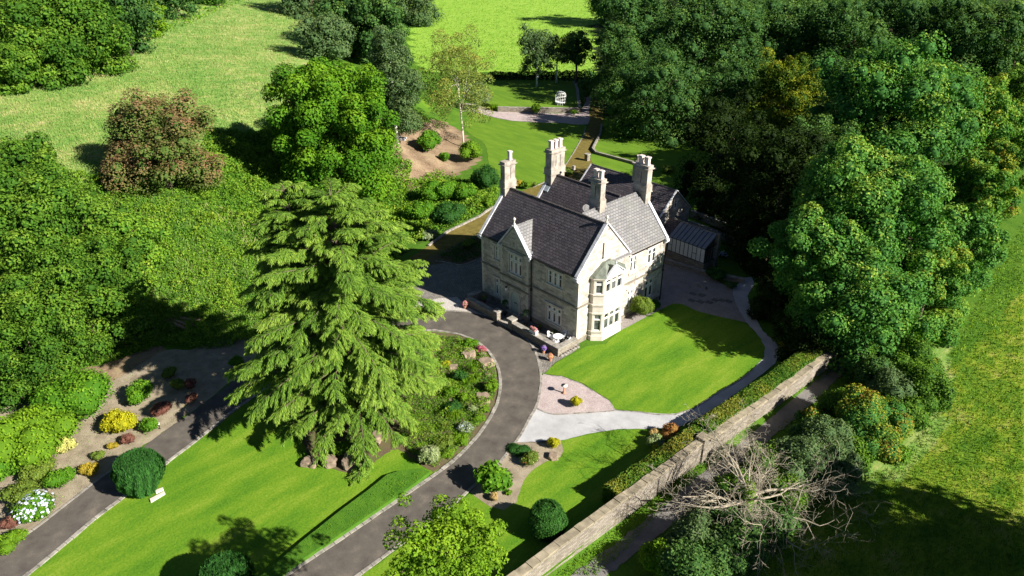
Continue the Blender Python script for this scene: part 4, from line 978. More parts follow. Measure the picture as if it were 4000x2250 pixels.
# ------------------------------------------------------------------ outbuilding behind
ob = thing('outbuilding', 'long low stone outbuilding with a dark slate roof behind the house', 'outbuilding', (0, 0, 0))
OX0, OX1, OY0, OYR, OY1, OZE, OZR = -18.4, -6.45, 19.3, 22.25, 25.2, 3.8, 6.5
b_ = MB(); b_.face([(OX1, OY0, 0), (OX1, OY1, 0), (OX1, OY1, OZE), (OX1, OYR, OZR), (OX1, OY0, OZE)]); b_.face([(OX0, OY0, 0), (OX0, OY1, 0), (OX0, OY1, OZE), (OX0, OYR, OZR), (OX0, OY0, OZE)])
b_.face([(OX0, OY0, 0), (OX1, OY0, 0), (OX1, OY0, OZE), (OX0, OY0, OZE)]); b_.face([(OX0, OY1, 0), (OX1, OY1, 0), (OX1, OY1, OZE), (OX0, OY1, OZE)])
b_.build('wall', M['stone'], ob, fix=False)
b_ = MB(); slope(b_, (OX0-.1, OY0-.2, OZE-.18), (OX1+.12, OY0-.2, OZE-.18), (OX1+.12, OYR, OZR), (OX0-.1, OYR, OZR)); slope(b_, (OX0-.1, OY1+.2, OZE-.18), (OX1+.12, OY1+.2, OZE-.18), (OX1+.12, OYR, OZR), (OX0-.1, OYR, OZR)); rf = b_.build('roof', M['slate'], ob, fix=False)
b_ = MB(); ridge(b_, (OX0, OYR, OZR+.03), (OX1, OYR, OZR+.03), .5, .11); b_.build('ridge_tiles', M['slate'], rf)
for x in (OX1+.06, OX0-.02):
    b_ = MB(); b_.bar((x, OY0-.25, OZE-.2), (x, OYR, OZR+.06), (0, -.9, 1), .16, .09); b_.bar((x, OY1+.25, OZE-.2), (x, OYR, OZR+.06), (0, .9, 1), .16, .09)
    b_.build('verge_coping', M['coping'], ob)
window((OX1+.1, 0, 0), EU, EN, OYR-.2, OYR+.25, 4.5, 5.5, 1, parent=ob, hood=False, depth=.09, trim=.06)
P = on((1130/4.83+2260)*.644, (165/4.83+600)*.644, 1, OYR); s = MB(); s.box(P[0]-.4, P[0]+.4, OYR-.4, OYR+.4, 5.6, P[2]-.15); s.box(P[0]-.5, P[0]+.5, OYR-.5, OYR+.5, P[2]-.148, P[2]); ch = s.build('chimney', M['chimstone'], ob)
s = MB(); s.lathe((P[0], P[1], P[2]), [(.2, 0), (.18, .7), (.26, .72), (.24, .8)], 8); s.build('chimney_pot', M['pot'], ch)

# ------------------------------------------------------------------ greenhouse
gr = thing('greenhouse', 'long lean-to greenhouse with dark timber frame on a low stone wall', 'greenhouse')
GX0, GX1, GY0, GY1 = -5.0, -.4, 19.55, 21.45
b_ = MB(); b_.box(GX0, GX1, GY0, GY1, 0, .95); b_.build('base_wall', M['drystone'], gr)
b_ = MB()
for z in (.952, 2.5): b_.box(GX0, GX1, GY0, GY0+.07, z, z+.08); b_.box(GX1-.07, GX1, GY0+.07, GY1, z, z+.08)
nb = 9
for i in range(nb+1):
    x = GX0+.03+(GX1-GX0-.08)*i/nb; b_.box(x-.025, x+.03, GY0+.005, GY0+.065, 1.032, 2.5); b_.bar((x, GY0-.05, 2.58), (x, GY1, 3.62), (0, -.5, 1), .05, .06)
for j in (1, 2, 3): y = GY0+j*.47; b_.box(GX1-.065, GX1-.005, y-.02, y+.02, 1.032, 2.55+j*.25)
for i in (0, 6): x = GX0+.03+(GX1-GX0-.08)*i/nb; b_.box(x+.03, x+(GX1-GX0)/nb, GY0+.01, GY0+.06, 1.7, 1.75)
b_.build('frame', M['black'], gr)
b_ = MB(); b_.box(GX0+.03, GX1-.1, GY0+.025, GY0+.04, 1.03, 2.5); b_.build('side_pane', M['blind'], gr, 'cream-shaded side glass')
gm, gt, gp = newmat('greenhouse roof glass'); gp.inputs['Base Color'].default_value = (.2, .22, .25, 1); gp.inputs['Roughness'].default_value = .12
b_ = MB(); b_.face([(GX0, GY0-.05, 2.6), (GX1, GY0-.05, 2.6), (GX1, GY1, 3.64), (GX0, GY1, 3.64)]); b_.build('roof_pane', gm, gr)
b_ = MB(); b_.box(GX0-1.4, GX1+.2, GY1, GY1+.35, 0, 3.7); b_.build('back_wall', M['drystone'], gr)
b_ = MB(); slope(b_, (GX0-1.4, GY0+.1, 2.4), (GX0-.03, GY0+.1, 2.4), (GX0-.03, GY1, 3.55), (GX0-1.4, GY1, 3.55)); b_.build('slate_roof', M['slate'], gr)

# ------------------------------------------------------------------ terrace, furniture, pots
sheet('terrace', [(-12.0, -2.0), (.1, -2.0), (.1, 0), (-12.0, 0)], .05, M['flags'], 0, 'stone-flagged terrace in front of the door')
sheet('front_paving', flatpts([(1208, 791), (1222, 745), (1240, 750), (1460, 868), (1405, 886), (1354, 900), (1336, 867), (1306, 839), (1277, 822), (1233, 797)]), .028, M['flags'])
tw = thing('terrace_wall', 'low stone terrace wall with piers beside the front door path', 'wall')
b_ = MB(); b_.box(-5.35, .05, -2.45, -2.08, 0, .68); b_.box(-11.9, -7.85, -2.45, -2.08, 0, .68); b_.box(-.15, .22, -2.07, -.1, 0, .68); b_.box(-12.1, -11.72, -2.07, -.5, 0, .68)
b_.build('stonework', M['drystone'], tw)
b_ = MB(); rng = random.Random(3)
def caps(x0, x1, y0, y1, z, alongx=True):
    a, e = (x0, x1) if alongx else (y0, y1)
    while a < e-.05:
        l = min(rng.uniform(.8, 1.2), e-a)
        if alongx: b_.box(a, a+l-.015, y0, y1, z, z+.11)
        else: b_.box(x0, x1, a, a+l-.015, z, z+.11)
        a += l
caps(-5.3, -.28, -2.53, -2.0, .683); caps(-11.6, -7.9, -2.53, -2.0, .683); caps(-.22, .3, -1.92, -.1, .683, False); caps(-12.2, -11.65, -1.95, -.5, .683, False)
b_.build('coping', M['slabm'], tw)
for x in (-5.62, -7.6, .02):
    b_ = MB(); b_.box(x-.27, x+.27, -2.54, -2.0, 0, .95 if x < -1 else .72); p = b_.build('pier', M['drystone'], tw)
    b_ = MB(); z = .953 if x < -1 else .723; b_.box(x-.35, x+.35, -2.62, -1.93, z, z+.16); b_.build('cap', M['slabm'], p)
b_ = MB(); rs = random.Random(6)
t = thing('stepping_slab', 'long stone step between the two terrace piers', 'step'); b_.box(-7.3, -5.95, -2.5, -1.5, 0, .16); b_.build('slab', M['slabm'], t)
for i in range(7):
    b_ = MB(); a = i*.32; b_.lathe((0, 0, 0), [(.15, 0), (.16, .08), (.1, .14)], 6)
    o = b_.build('edging_stone', M['slabm']); o.location = (.45, -2.2+a, .03); o.rotation_euler = (0, 0, i*1.3); o.scale = (1, 1+rs.random()*.4, 1)
    tag(o, ['pale edging stone nearest the front corner of the terrace wall', 'second edging stone back from the terrace wall corner', 'third edging stone back from the terrace wall corner', 'middle edging stone, fourth from the terrace wall corner', 'fifth edging stone, closer to the house than to the wall corner', 'edging stone last but one before the house plinth', 'edging stone touching the house plinth'][i], 'stone', 'stones edging the terrace wall')

def garden_chair(label, x, y, rz, first=None):
    if first is None:
        r = thing('garden_chair', label, 'chair', group='white garden chairs round the table')
        b = MB(); b.lathe((0, 0, .43), [(.23, 0), (.25, .02), (.23, .045)], 16); b.build('seat', M['white'], r)
        b = MB()
        for a in np.linspace(-.8, .8, 7): b.tube([(math.sin(a)*.22, -.2*math.cos(a), .46), (math.sin(a)*.25, -.25*math.cos(a), .88-.12*abs(a))], [.016]*2, 5)
        b.tube([(math.sin(a)*.25, -.25*math.cos(a), .9-.14*abs(a)) for a in np.linspace(-1.0, 1.0, 9)], [.022]*9, 6)
        b.build('backrest', M['white'], r)
        for s in (-1, 1):
            b = MB(); b.tube([(s*.22, -.12, .68), (s*.26, .1, .68), (s*.22, .16, .45)], [.02]*3, 6); b.build('armrest', M['white'], r)
            for f in (-1, 1): b = MB(); b.tube([(s*.15, f*.14, .43), (s*.22, f*.2, 0)], [.02, .018], 6); b.build('leg', M['white'], r)
    else:
        r = first.copy(); COL.objects.link(r); r['label'] = label
        for ch in list(first.children):
            c = ch.copy(); COL.objects.link(c); c.parent = r
    r.location = (x, y, .06); r.rotation_euler = (0, 0, rz); return r
TX, TY = -1.15, -1.05
c0 = garden_chair('white round-backed chair on the doorway side of the white table', TX-.75, TY-.2, rad(-75))
garden_chair('white round-backed chair on the lawn side of the white table', TX+.8, TY+.35, rad(115), c0)
garden_chair('white round-backed chair against the house wall behind the white table', TX-.1, TY+.82, rad(180), c0)
garden_chair('white chair tucked between the white table and the terrace wall', TX+.35, TY-.62, rad(15), c0)
t = thing('garden_table', 'white round metal table on the terrace', 'table', (TX, TY, .05))
b = MB(); b.lathe((0, 0, .7), [(.44, 0), (.46, .015), (.44, .035)], 28); b.build('tabletop', M['white'], t)
b = MB(); b.lathe((0, 0, .3), [(.05, 0), (.04, .2), (.06, .4)], 10); b.build('pedestal', M['white'], t)
for i in range(4):
    a = i*math.pi/2+.4; b = MB(); b.tube([(0, 0, .32), (.16*math.cos(a), .16*math.sin(a), .2), (.3*math.cos(a), .3*math.sin(a), 0)], [.03, .025, .02], 6); b.build('leg', M['white'], t)
def potted(name, label, x, y, z, pr, ph, mat, leafm, fr, seed, stem=0, flowers=None, n=500, group=None, hr=.9, size=.07):
    r = thing(name, label, 'potted plant', (x, y, z), group)
    b = MB(); b.lathe((0, 0, 0), [(pr*.7, 0), (pr, ph), (pr*1.08, ph), (pr*1.08, ph*.88+.01)][:3], 14); b.build('pot', M[mat], r)
    if stem: b = MB(); b.tube([(0, 0, ph-.05), (0, 0, ph+stem+.1)], [.025, .02], 6); b.build('stem', M['bark'], r)
    rng = np.random.default_rng(seed); c = np.array([[0, 0, ph+stem+fr*.7]]); q = rdir(rng, 5)*fr*.35; C_ = np.vstack([c, c+q]); rr = np.array([fr*.8]+[fr*.6]*5)
    V, F, T = blob_leaves(rng, C_, rr, n, size, flat=hr)
    link('foliage', npmesh('foliage', V, F, L[leafm], T), r)
    if flowers:
        V, F, T = blob_leaves(rng, C_, rr*1.05, n//2, size*1.1, up=.8, flat=hr, shell=(.95, 1.08), rnd=.3, aspect=1)
        link('flowers', npmesh('flowers', V, F, M[flowers], T), r)
    return r
potted('bay_tree', 'round-headed bay tree in a black pot right of the door', -5.0, -1.15, .05, .2, .35, 'black', 'box', .42, 1, stem=.75, n=900)
potted('bay_tree', 'round-headed bay tree in a black pot left of the door', -7.75, -1.15, .05, .2, .35, 'black', 'box', .38, 2, stem=.7, n=900)
potted('potted_plant', 'leafy green plant in a black pot by the terrace wall left end', -10.9, -1.0, .05, .2, .3, 'black', 'olive', .32, 3)
potted('potted_plant', 'small green plant in a black pot by the downpipe', -3.7, -.7, .05, .18, .32, 'black', 'olive', .22, 4, n=300)
potted('potted_plant', 'trailing green plant in a dark pot behind the white table', -2.2, -.45, .05, .2, .25, 'black', 'olive', .26, 5, n=350)
potted('flower_pot', 'terracotta pot of purple flowers on the setts', -.95, -3.0, .03, .17, .3, 'terracotta', 'verge', .28, 6, flowers='purplefl')
potted('flower_pot', 'terracotta pot of orange and violet flowers near the lawn edge', .25, -3.4, .03, .17, .3, 'terracotta', 'verge', .26, 7, flowers='orangefl')
potted('flower_pot', 'terracotta pot of pink flowers outside the wall by the drive', -11.3, -3.0, .03, .2, .32, 'terracotta', 'verge', .3, 8, flowers='pinkfl')
def planter(label, x, y, z, seed):
    r = thing('planter', label, 'planter', (x, y, z))
    b = MB(); b.prism([(-.4, -.14), (.4, -.14), (.4, .14), (-.4, .14)], 0, .3); b.box(-.43, .43, -.17, .17, .302, .34); b.build('trough', M['white'], r)
    rng = np.random.default_rng(seed); C_ = np.array([[-.25, 0, .42], [0, 0, .45], [.25, 0, .42]]); V, F, T = blob_leaves(rng, C_, np.array([.17, .19, .17]), 300, .07); link('foliage', npmesh('foliage', V, F, L['verge'], T), r)
    V, F, T = blob_leaves(rng, C_, np.array([.19, .21, .19]), 180, .08, up=.8, rnd=.3, aspect=1); link('flowers', npmesh('flowers', V, F, M['pinkfl'], T), r)
planter('white trough of pink flowers standing on the terrace wall', -2.9, -2.26, .8, 1)
planter('white trough of pink flowers inside the wall left of the door', -10.2, -1.75, .05, 2)

# birdbath on the pink gravel
P = on(1419, 989, 2, .04); t = thing('birdbath', 'small stone birdbath on the pink gravel', 'birdbath', P)
b = MB(); b.lathe((0, 0, 0), [(.16, 0), (.17, .06), (.07, .1), (.06, .55), (.09, .62)], 12); b.build('pedestal', M['terracotta'], t, smooth=True)
b = MB(); b.lathe((0, 0, .62), [(.06, 0), (.24, .07), (.26, .12), (.22, .1), (.02, .06)], 16); b.build('basin', M['mullion'], t, smooth=True)
# birdcage arbour on the upper lawn
P = at(1410, 263, .8); t = thing('birdcage_arbour', 'tall white wire birdcage-shaped seat arbour on the raised lawn', 'arbour', (P[0], P[1], .8))
r_ = .95
for i in range(14):
    a = 2*math.pi*i/14; c, s_ = math.cos(a), math.sin(a); b = MB()
    pts = [(r_*c, r_*s_, 0), (r_*c, r_*s_, 1.6)]+[(r_*math.cos(k)*c, r_*math.cos(k)*s_, 1.6+.85*math.sin(k)) for k in np.linspace(.2, 1.5, 7)]
    b.tube(pts, [.028]*len(pts), 5); b.build('rib', M['white'], t)
for z, q in ((.5, r_), (1.05, r_), (1.6, r_), (2.15, r_*.76)):
    b = MB(); b.tube([(q*math.cos(k), q*math.sin(k), z) for k in np.linspace(0, 2*math.pi, 25)], [.035]*25, 5); b.build('hoop', M['white'], t)
b = MB(); b.lathe((0, 0, .5), [(r_*.95, 0), (r_*.95, .05)], 20); b.build('seat', M['white'], t)
# logs
P = at(452, 812, .1); rs = random.Random(2)
fwd = Vector((*(at(487, 828)-at(418, 795))[:2], 0)).normalized()
for i in range(5):
    b = MB(); ln = rs.uniform(2.6, 3.4); off = Vector((-fwd.y, fwd.x, 0))*(i-2)*.32
    rr_ = rs.uniform(.11, .17); a = -fwd*ln/2+off*.4; e = fwd*ln/2+off*1.3
    mb = b; b.tube([a, a.lerp(e, .5)+Vector((0, 0, .05)), e], [rr_, rr_*.95, rr_*.85], 9)
    o = b.build('log', plain('brown felled log', (.26, .17, .11), .95, var=.4, sc=3, b=.5)); z = float(terrain(P[0], P[1]))
    o.location = (P[0], P[1], z+.25+.16*(i % 2)); tag(o, ['longest felled log at the uphill edge of the fanned pile', 'second felled log from the uphill edge of the pile', 'middle felled log of the pile under the bank', 'fourth felled log down from the uphill edge', 'lowest felled log of the pile, nearest the drive'][4-i], 'log', 'felled logs piled under the bank')
# slabs by the clipped yew
for (x, y, l, w_, a, lb) in ((397, 1252, 1.0, .3, 1.1, 'long pale stone slab lying beside the clipped yew'), (402, 1236, .5, .28, .9, 'short pale stone block behind the long slab')):
    P = at(x, y); b = MB(); b.prism([(-l/2, -w_/2), (l/2*.9, -w_/2*.8), (l/2, w_/2*.7), (-l/2*.85, w_/2)], 0, .14); o = b.build('stone_slab', M['mullion']); o.location = tuple(P); o.rotation_euler = (0, 0, a+.6); tag(o, lb, 'stone')
# rocks
def rock(cx, cy, wpx, label, seed, hr=.45, flat=False):
    P = at(cx, cy, .1); R = wpx/2/ppm(P); rng = random.Random(seed); bm = bmesh.new(); bmesh.ops.create_icosphere(bm, subdivisions=3, radius=1)
    for v in bm.verts:
        c = v.co; n_ = mnoise.noise(c*1.3+Vector((seed*3.1, 0, 0)))*.5+mnoise.noise(c*3+Vector((0, seed, 0)))*.15
        q = c*(1+n_); q.z = max(min(q.z, .55+.1*n_), -.3); q.x = max(min(q.x, .85), -.8); v.co = Vector((q.x*R, q.y*R*.8, (q.z+.25)*R*hr*2))
    me = bpy.data.meshes.new('rock'); bm.to_mesh(me); bm.free(); me.materials.append(M['rockm']); uvm(me)
    o = link('rock', me); o.location = (P[0], P[1], .02); o.rotation_euler = (0, 0, rng.random()*6); tag(o, label, 'rock', 'rocks of the rockery'); return o
RK = [(1216, 1004, 42, 'large brown boulder below the bright fern shrub'), (1180, 895, 44, 'flat brown rock beside the pink heather'), (1222, 917, 46, 'broad flat rock nearest the kerb bend'), (1227, 942, 20, 'upright narrow rock above the bright fern shrub'),
 (1140, 925, 26, 'pale rock under the cedar fringe'), (1117, 965, 16, 'thin pale rock at the dark hollow of the rockery'), (1157, 895, 14, 'small rounded pale rock near the path curve'), (1205, 1022, 15, 'small pale rock just under the large boulder'), (1213, 893, 22, 'low rock between pink heather and the kerb'), (1136, 1008, 16, 'reddish rock in the middle of the rockery shade'),
 (885, 1163, 66, 'wide flat-topped rock at the cedar foot'), (833, 1163, 46, 'brown rock left of the wide flat-topped one'), (940, 1105, 50, 'reddish rock bank right of the cedar foot'), (780, 1165, 44, 'dark rock in the shade at the left of the cedar foot'), (1391, 1149, 30, 'brown boulder in the corner bed beside the lawn')]
for i, (x, y, w_, lb) in enumerate(RK): rock(x, y, w_, lb, i+1)
# low walls, timber, stepping slabs in the shaded yard
def lowwall(label, pts, h, wd=.35, z0=0):
    t = thing('low_wall', label, 'wall'); b = MB(); c = MB()
    for p, q in zip(pts[:-1], pts[1:]): b.bar((p[0], p[1], z0), (q[0], q[1], z0), (0, 0, 1), wd, h); c.bar((p[0], p[1], z0+h+.002), (q[0], q[1], z0+h+.002), (0, 0, 1), wd+.06, .07)
    b.build('stonework', M['drystone'], t); c.build('coping', M['slabm'], t)
lowwall('low stone wall in front of the greenhouse terrace', flatpts([(1668, 660), (1760, 690), (1872, 712)]), .45)
lowwall('curved low wall along the shaded side lawn', flatpts([(1513, 318), (1510, 342), (1499, 362), (1491, 378), (1500, 388), (1534, 397), (1589, 412), (1650, 430)]), .35, .25)
lowwall('upper dry stone wall of the terraces behind the greenhouse', flatpts([(1738, 545), (1830, 580), (1915, 618)]), .8)
lowwall('lower dry stone wall of the terraces behind the greenhouse', flatpts([(1730, 570), (1820, 603), (1905, 640)]), .7)
a, e = flatpts([(1750, 716)])[0], flatpts([(1776, 728)])[0]; b = MB(); b.bar((a[0], a[1], .04), (e[0], e[1], .04), (0, 0, 1), .3, .22); tag(b.build('timber_sleeper', M['slabm']), 'long timber sleeper lying on the brown gravel yard', 'timber')
for i, (x, y) in enumerate([(1743, 739), (1765, 742), (1740, 756), (1762, 759), (1784, 760), (1799, 755), (1817, 756), (1833, 758)]):
    P = on(x, y, 2, .03); b = MB(); b.prism([(-.3, -.25), (.3, -.25), (.3, .25), (-.3, .25)], 0, .05); o = b.build('stepping_stone', M['flags']); o.location = tuple(P)
    tag(o, ['left stepping stone of the upper pair below the timber sleeper', 'right stepping stone of the upper pair below the timber sleeper', 'stepping stone nearest the house in the long yard row', 'second stepping stone from the house in the long yard row', 'third stepping stone from the house in the long yard row', 'fourth stepping stone from the house, a darker one', 'stepping stone last but one before the gravel path', 'stepping stone nearest the gravel path bend'][i], 'stepping stone', 'stepping stones in the gravel yard')
P = at(403, 1080); t = thing('garden_light', 'small white-topped post light at the bed edge', 'light', P); b = MB(); b.tube([(0, 0, 0), (0, 0, .45)], [.03, .03], 6); b.build('post', M['black'], t); b = MB(); b.lathe((0, 0, .45), [(.06, 0), (.08, .12), (.03, .17)], 8); b.build('lamp_head', M['white'], t)
P = on(1477, 404, 2, 0.); t = thing('gate_pier', 'short stone pier at the corner of the outbuilding', 'pier', P); b = MB(); b.box(-.3, .3, -.3, .3, 0, .9); b.build('shaft', M['drystone'], t); b = MB(); b.box(-.36, .36, -.36, .36, .903, 1.05); b.build('cap', M['slabm'], t)
# stone-edged seat on the brown bank
P = at(1000, 352); b = MB(); b.bar((-1.2, 0, 0), (1.2, 0, 0), (0, 0, 1), .4, .2); b.bar((-1.2, .5, .15), (1.2, .5, .15), (0, 0, 1), .35, .2); o = b.build('stone_steps', M['coping']); o.location = tuple(P); o.rotation_euler = (0, 0, .5); tag(o, 'pale stone steps on the bare brown bank', 'steps')

# ------------------------------------------------------------------ shrubs and plants
sh = shrub
clipped('clipped_yew', 'large flat-topped clipped yew standing at the drive edge', 350, 1194, 108, [.42, .66, .86, .98, 1.0, .88, .5], .95, 'yew', 1, 15000, .26, .06, ribs=1)
sh('laurel_bank', 'big glossy laurel mound rising behind the yellow bushes', 190, 1003, 180, .75, 'laurel', 2, 7000, .2, nb=16)
sh('laurel_bank', 'broad yellow-green laurel mass at the left edge of the shrub bed', 75, 1095, 215, .62, 'lime', 3, 9000, .2, nb=22, br=(.3, .5))
sh('laurel_bank', 'low bright laurel continuing the left mass downwards', 20, 1165, 120, .6, 'laurel', 33, 4000, .18, nb=12)
sh('laurel', 'rounded dark green laurel alone on the soil', 356, 983, 82, .72, 'laurel', 4, 2400, .16)
sh('golden_shrub', 'bright yellow spreading shrub in the middle of the left bed', 298, 1062, 88, .7, 'yellow', 5, 2400, .14, nb=12, lump=.2)
sh('green_shrub', 'small dark green shrub right of the bright yellow one', 372, 1072, 54, .85, 'laurel', 6, 1300, .12)
sh('barberry', 'clipped reddish-brown ball close to the drive', 407, 1028, 50, 1.0, 'brown', 7, 1400, .09)
sh('barberry', 'smaller purple-brown ball below the green shrub', 322, 1104, 36, 1.0, 'brown', 8, 900, .08)
sh('golden_dwarf', 'tiny yellow bush left of the small purple-brown ball', 281, 1122, 28, .8, 'gold', 9, 500, .08)
sh('pale_shrub', 'pale lemon-yellow round shrub at the left of the bed', 160, 1117, 68, .8, 'pale', 10, 1800, .13)
sh('olive_dwarf', 'low olive cushion shrub by the kerb', 245, 1147, 42, .6, 'olive', 11, 800, .08)
sh('golden_shrub', 'golden-orange round shrub beside the drive shadow', 226, 1180, 50, .75, 'gold', 12, 1300, .1)
sh('olive_shrub', 'wide olive-green dome below the laurels', 86, 1180, 98, .6, 'olive', 13, 2400, .13)
sh('green_shrub', 'mid green bush right of the olive dome', 146, 1205, 78, .7, 'laurel', 14, 1600, .13)
sh('heather_mound', 'dull grey-green heathery mound above the hydrangea', 55, 1248, 118, .6, 'olive', 15, 2600, .11)
sh('hydrangea', 'hydrangea covered in white and pale blue flower heads', 78, 1282, 108, .6, 'laurel', 16, 2200, .14, flowers='whitefl', nf=260, cat='hydrangea', fs=.16)
sh('barberry', 'maroon clipped ball at the lower left corner of the bed', 30, 1312, 50, 1.0, 'brown', 17, 1500, .09)
sh('ground_shrub', 'light green low bush at the bottom left drive edge', 22, 1358, 86, .5, 'lime', 18, 1600, .11)
sh('olive_shrub', 'small olive bush at the top of the soil bed', 424, 938, 48, .6, 'olive', 19, 900, .1)
sh('barberry', 'brown ball half in cedar shade', 480, 965, 36, 1.0, 'brown', 20, 800, .09)
sh('barberry', 'shaded brown ball nearest the dark stretch of drive', 481, 1000, 34, 1.0, 'brown', 21, 700, .09)
sh('olive_shrub', 'straggly grey-green bush between the olive bush and brown ball', 447, 968, 46, .7, 'olive', 22, 700, .1)
sh('green_shrub', 'leafy green shrub in the shade beside the drive', 594, 910, 38, 1.0, 'laurel', 23, 900, .14)
sh('green_shrub', 'blue-green bush where the brambles meet the soil', 345, 850, 40, .8, 'greybirch', 24, 900, .12)
sh('dwarf_plant', 'tiny green plant on the bare soil', 340, 880, 20, .6, 'laurel', 25, 300, .08)
# island and rockery
sh('variegated_shrub', 'big cream-variegated ball at the foot of the rockery', 1079, 1146, 64, .85, 'variegated', 30, 2600, .12)
sh('lime_shrub', 'bright lime shrub against the kerb bend', 1238, 972, 42, 1.0, 'lime', 31, 1400, .13, lump=.2)
sh('dark_shrub', 'rounded dark green shrub in the upper rockery', 1160, 945, 44, .8, 'box', 32, 1100, .12)
tuft('fern', 'green shuttlecock fern beside the dark rounded shrub', 1188, 935, .8, .7, 'verge', 34, 140, 'fern')
tuft('fern', 'yellowish fern in the centre of the rockery', 1192, 962, .8, .75, 'lime', 35, 140, 'fern')
tuft('fern', 'green fern at the edge of the dark hollow', 1170, 975, .7, .7, 'verge', 36, 130, 'fern')
tuft('fern', 'yellow-green fern low in the rockery beside the grey shrub', 1144, 1052, .7, .7, 'lime', 37, 150, 'fern')
tuft('fern', 'small fern under the cedar fringe', 1122, 1080, .6, .6, 'olive', 38, 120, 'fern')
sh('golden_dwarf', 'yellow dwarf shrub touching the cedar fringe', 1122, 916, 26, .8, 'yellow', 39, 600, .09)
sh('golden_shrub', 'golden dwarf conifer left of the large boulder', 1167, 1000, 36, .9, 'lime', 40, 900, .1)
sh('pale_shrub', 'white-green variegated bush under the large boulder', 1192, 1026, 30, .8, 'variegated', 41, 700, .09)
sh('cushion_plant', 'light green cushion plant nearest the kerb under the boulder', 1222, 1030, 26, .5, 'lime', 42, 400, .07)
sh('cushion_plant', 'pair-lobed pale green plant midway down the kerb', 1206, 1052, 40, .5, 'lime', 43, 700, .09)
sh('silver_shrub', 'silver-white flowering shrub low on the rockery', 1170, 1075, 42, .7, 'silver', 44, 900, .09, flowers='whitefl', nf=90, fs=.07)
sh('mixed_planting', 'bright green low planting along the lower kerb', 1160, 1105, 56, .4, 'lime', 45, 900, .1)
sh('mixed_planting', 'mixed yellow and green planting beside the cedar skirt', 1120, 1110, 60, .5, 'olive', 46, 1100, .11)
sh('cushion_plant', 'pale mint-green leafy plant below the mixed planting', 1127, 1145, 36, .6, 'lime', 47, 500, .1)
sh('heather', 'pink heather at the top of the rockery', 1209, 878, 32, .6, 'heather', 48, 700, .07, cat='heather')
sh('ground_shrub', 'green mat plant above the pink heather', 1183, 862, 44, .5, 'verge', 49, 700, .09)
sh('green_shrub', 'ferny green shrub in the mid rockery shade', 1135, 985, 44, .7, 'verge', 50, 800, .11)
sh('green_shrub', 'dense green undergrowth at the rockery centre', 1140, 1025, 56, .6, 'box', 51, 900, .11)
sh('ivy_mound', 'yellow-green ivy mound between the cedar foot rocks', 862, 1128, 60, .55, 'lime', 52, 1200, .1)
# corner bed
sh('large_leaf_shrub', 'large-leaved bush leaning over the drive kerb', 1236, 1203, 96, .85, 'laurel', 60, 900, .3, nb=10, aspect=.8)
sh('peach_shrub', 'peach-coloured dwarf shrub under the large-leaved bush', 1244, 1248, 27, .95, 'peach', 61, 700, .07)
sh('golden_dwarf', 'small lime dwarf bush on the corner bed soil', 1281, 1238, 20, .7, 'lime', 62, 350, .07)
sh('golden_shrub', 'feathery yellow-green shrub in the corner bed', 1333, 1152, 52, .75, 'olive', 63, 1100, .1, flowers='orangefl', nf=20, fs=.07)
sh('golden_shrub', 'round golden shrub at the gravel path edge', 1394, 1115, 38, .85, 'yellow', 64, 1100, .09)
sh('ground_cover', 'dark green ground cover at the head of the corner bed', 1305, 1135, 70, .2, 'box', 65, 1300, .08)
sh('golden_conifer', 'yellow dwarf conifer on the pink gravel', 1449, 1010, 34, 1.0, 'yellow', 66, 1500, .09, lump=.2)
clipped('box_ball', 'clipped glossy dark green ball on the lower lawn', 1376, 1308, 92, [.5, .82, .97, 1.0, .95, .78, .4], .92, 'box', 67, 9000, .13, .08, 0)
sh('orange_shrub', 'small orange-leaved shrub at the top of the hedge-end bed', 1643, 1088, 32, .8, 'peach', 68, 700, .09)
sh('variegated_shrub', 'green and cream shrub in the hedge-end bed', 1650, 1110, 52, .7, 'variegated', 69, 1000, .11)
sh('golden_dwarf', 'acid yellow shrub lowest in the hedge-end bed', 1655, 1128, 46, .6, 'yellow', 70, 900, .09)
sh('copper_shrub', 'coppery red shrub between the path and the hedge', 1684, 1090, 62, .7, 'copper', 71, 1500, .1)
tuft('golden_grass', 'yellow ornamental grass tuft at the far bend of the path', 1976, 880, .8, .9, 'yellow', 72, 260, 'grass')
tuft('golden_plant', 'bright yellow-green broad-leaved plant by the wall end pillar', 2072, 888, .7, .6, 'lime', 73, 80, 'plant', wd=.12)
sh('rose_bush', 'small bush with pink roses at the foot of the hedge', 1928, 960, 26, .8, 'laurel', 74, 300, .09, flowers='pinkfl', nf=24, fs=.12)
# against the house
sh('climbing_shrub', 'tall leafy shrub growing against the sunlit house wall', 0, 0, 0, 1.25, 'olive', 80, 4500, .12, world=(.95, 7.6), R=1.1, nb=12)
sh('climbing_shrub', 'lower dark shrub at the far corner of the house wall', 0, 0, 0, .8, 'box', 81, 1500, .12, world=(.8, 9.6), R=.75)
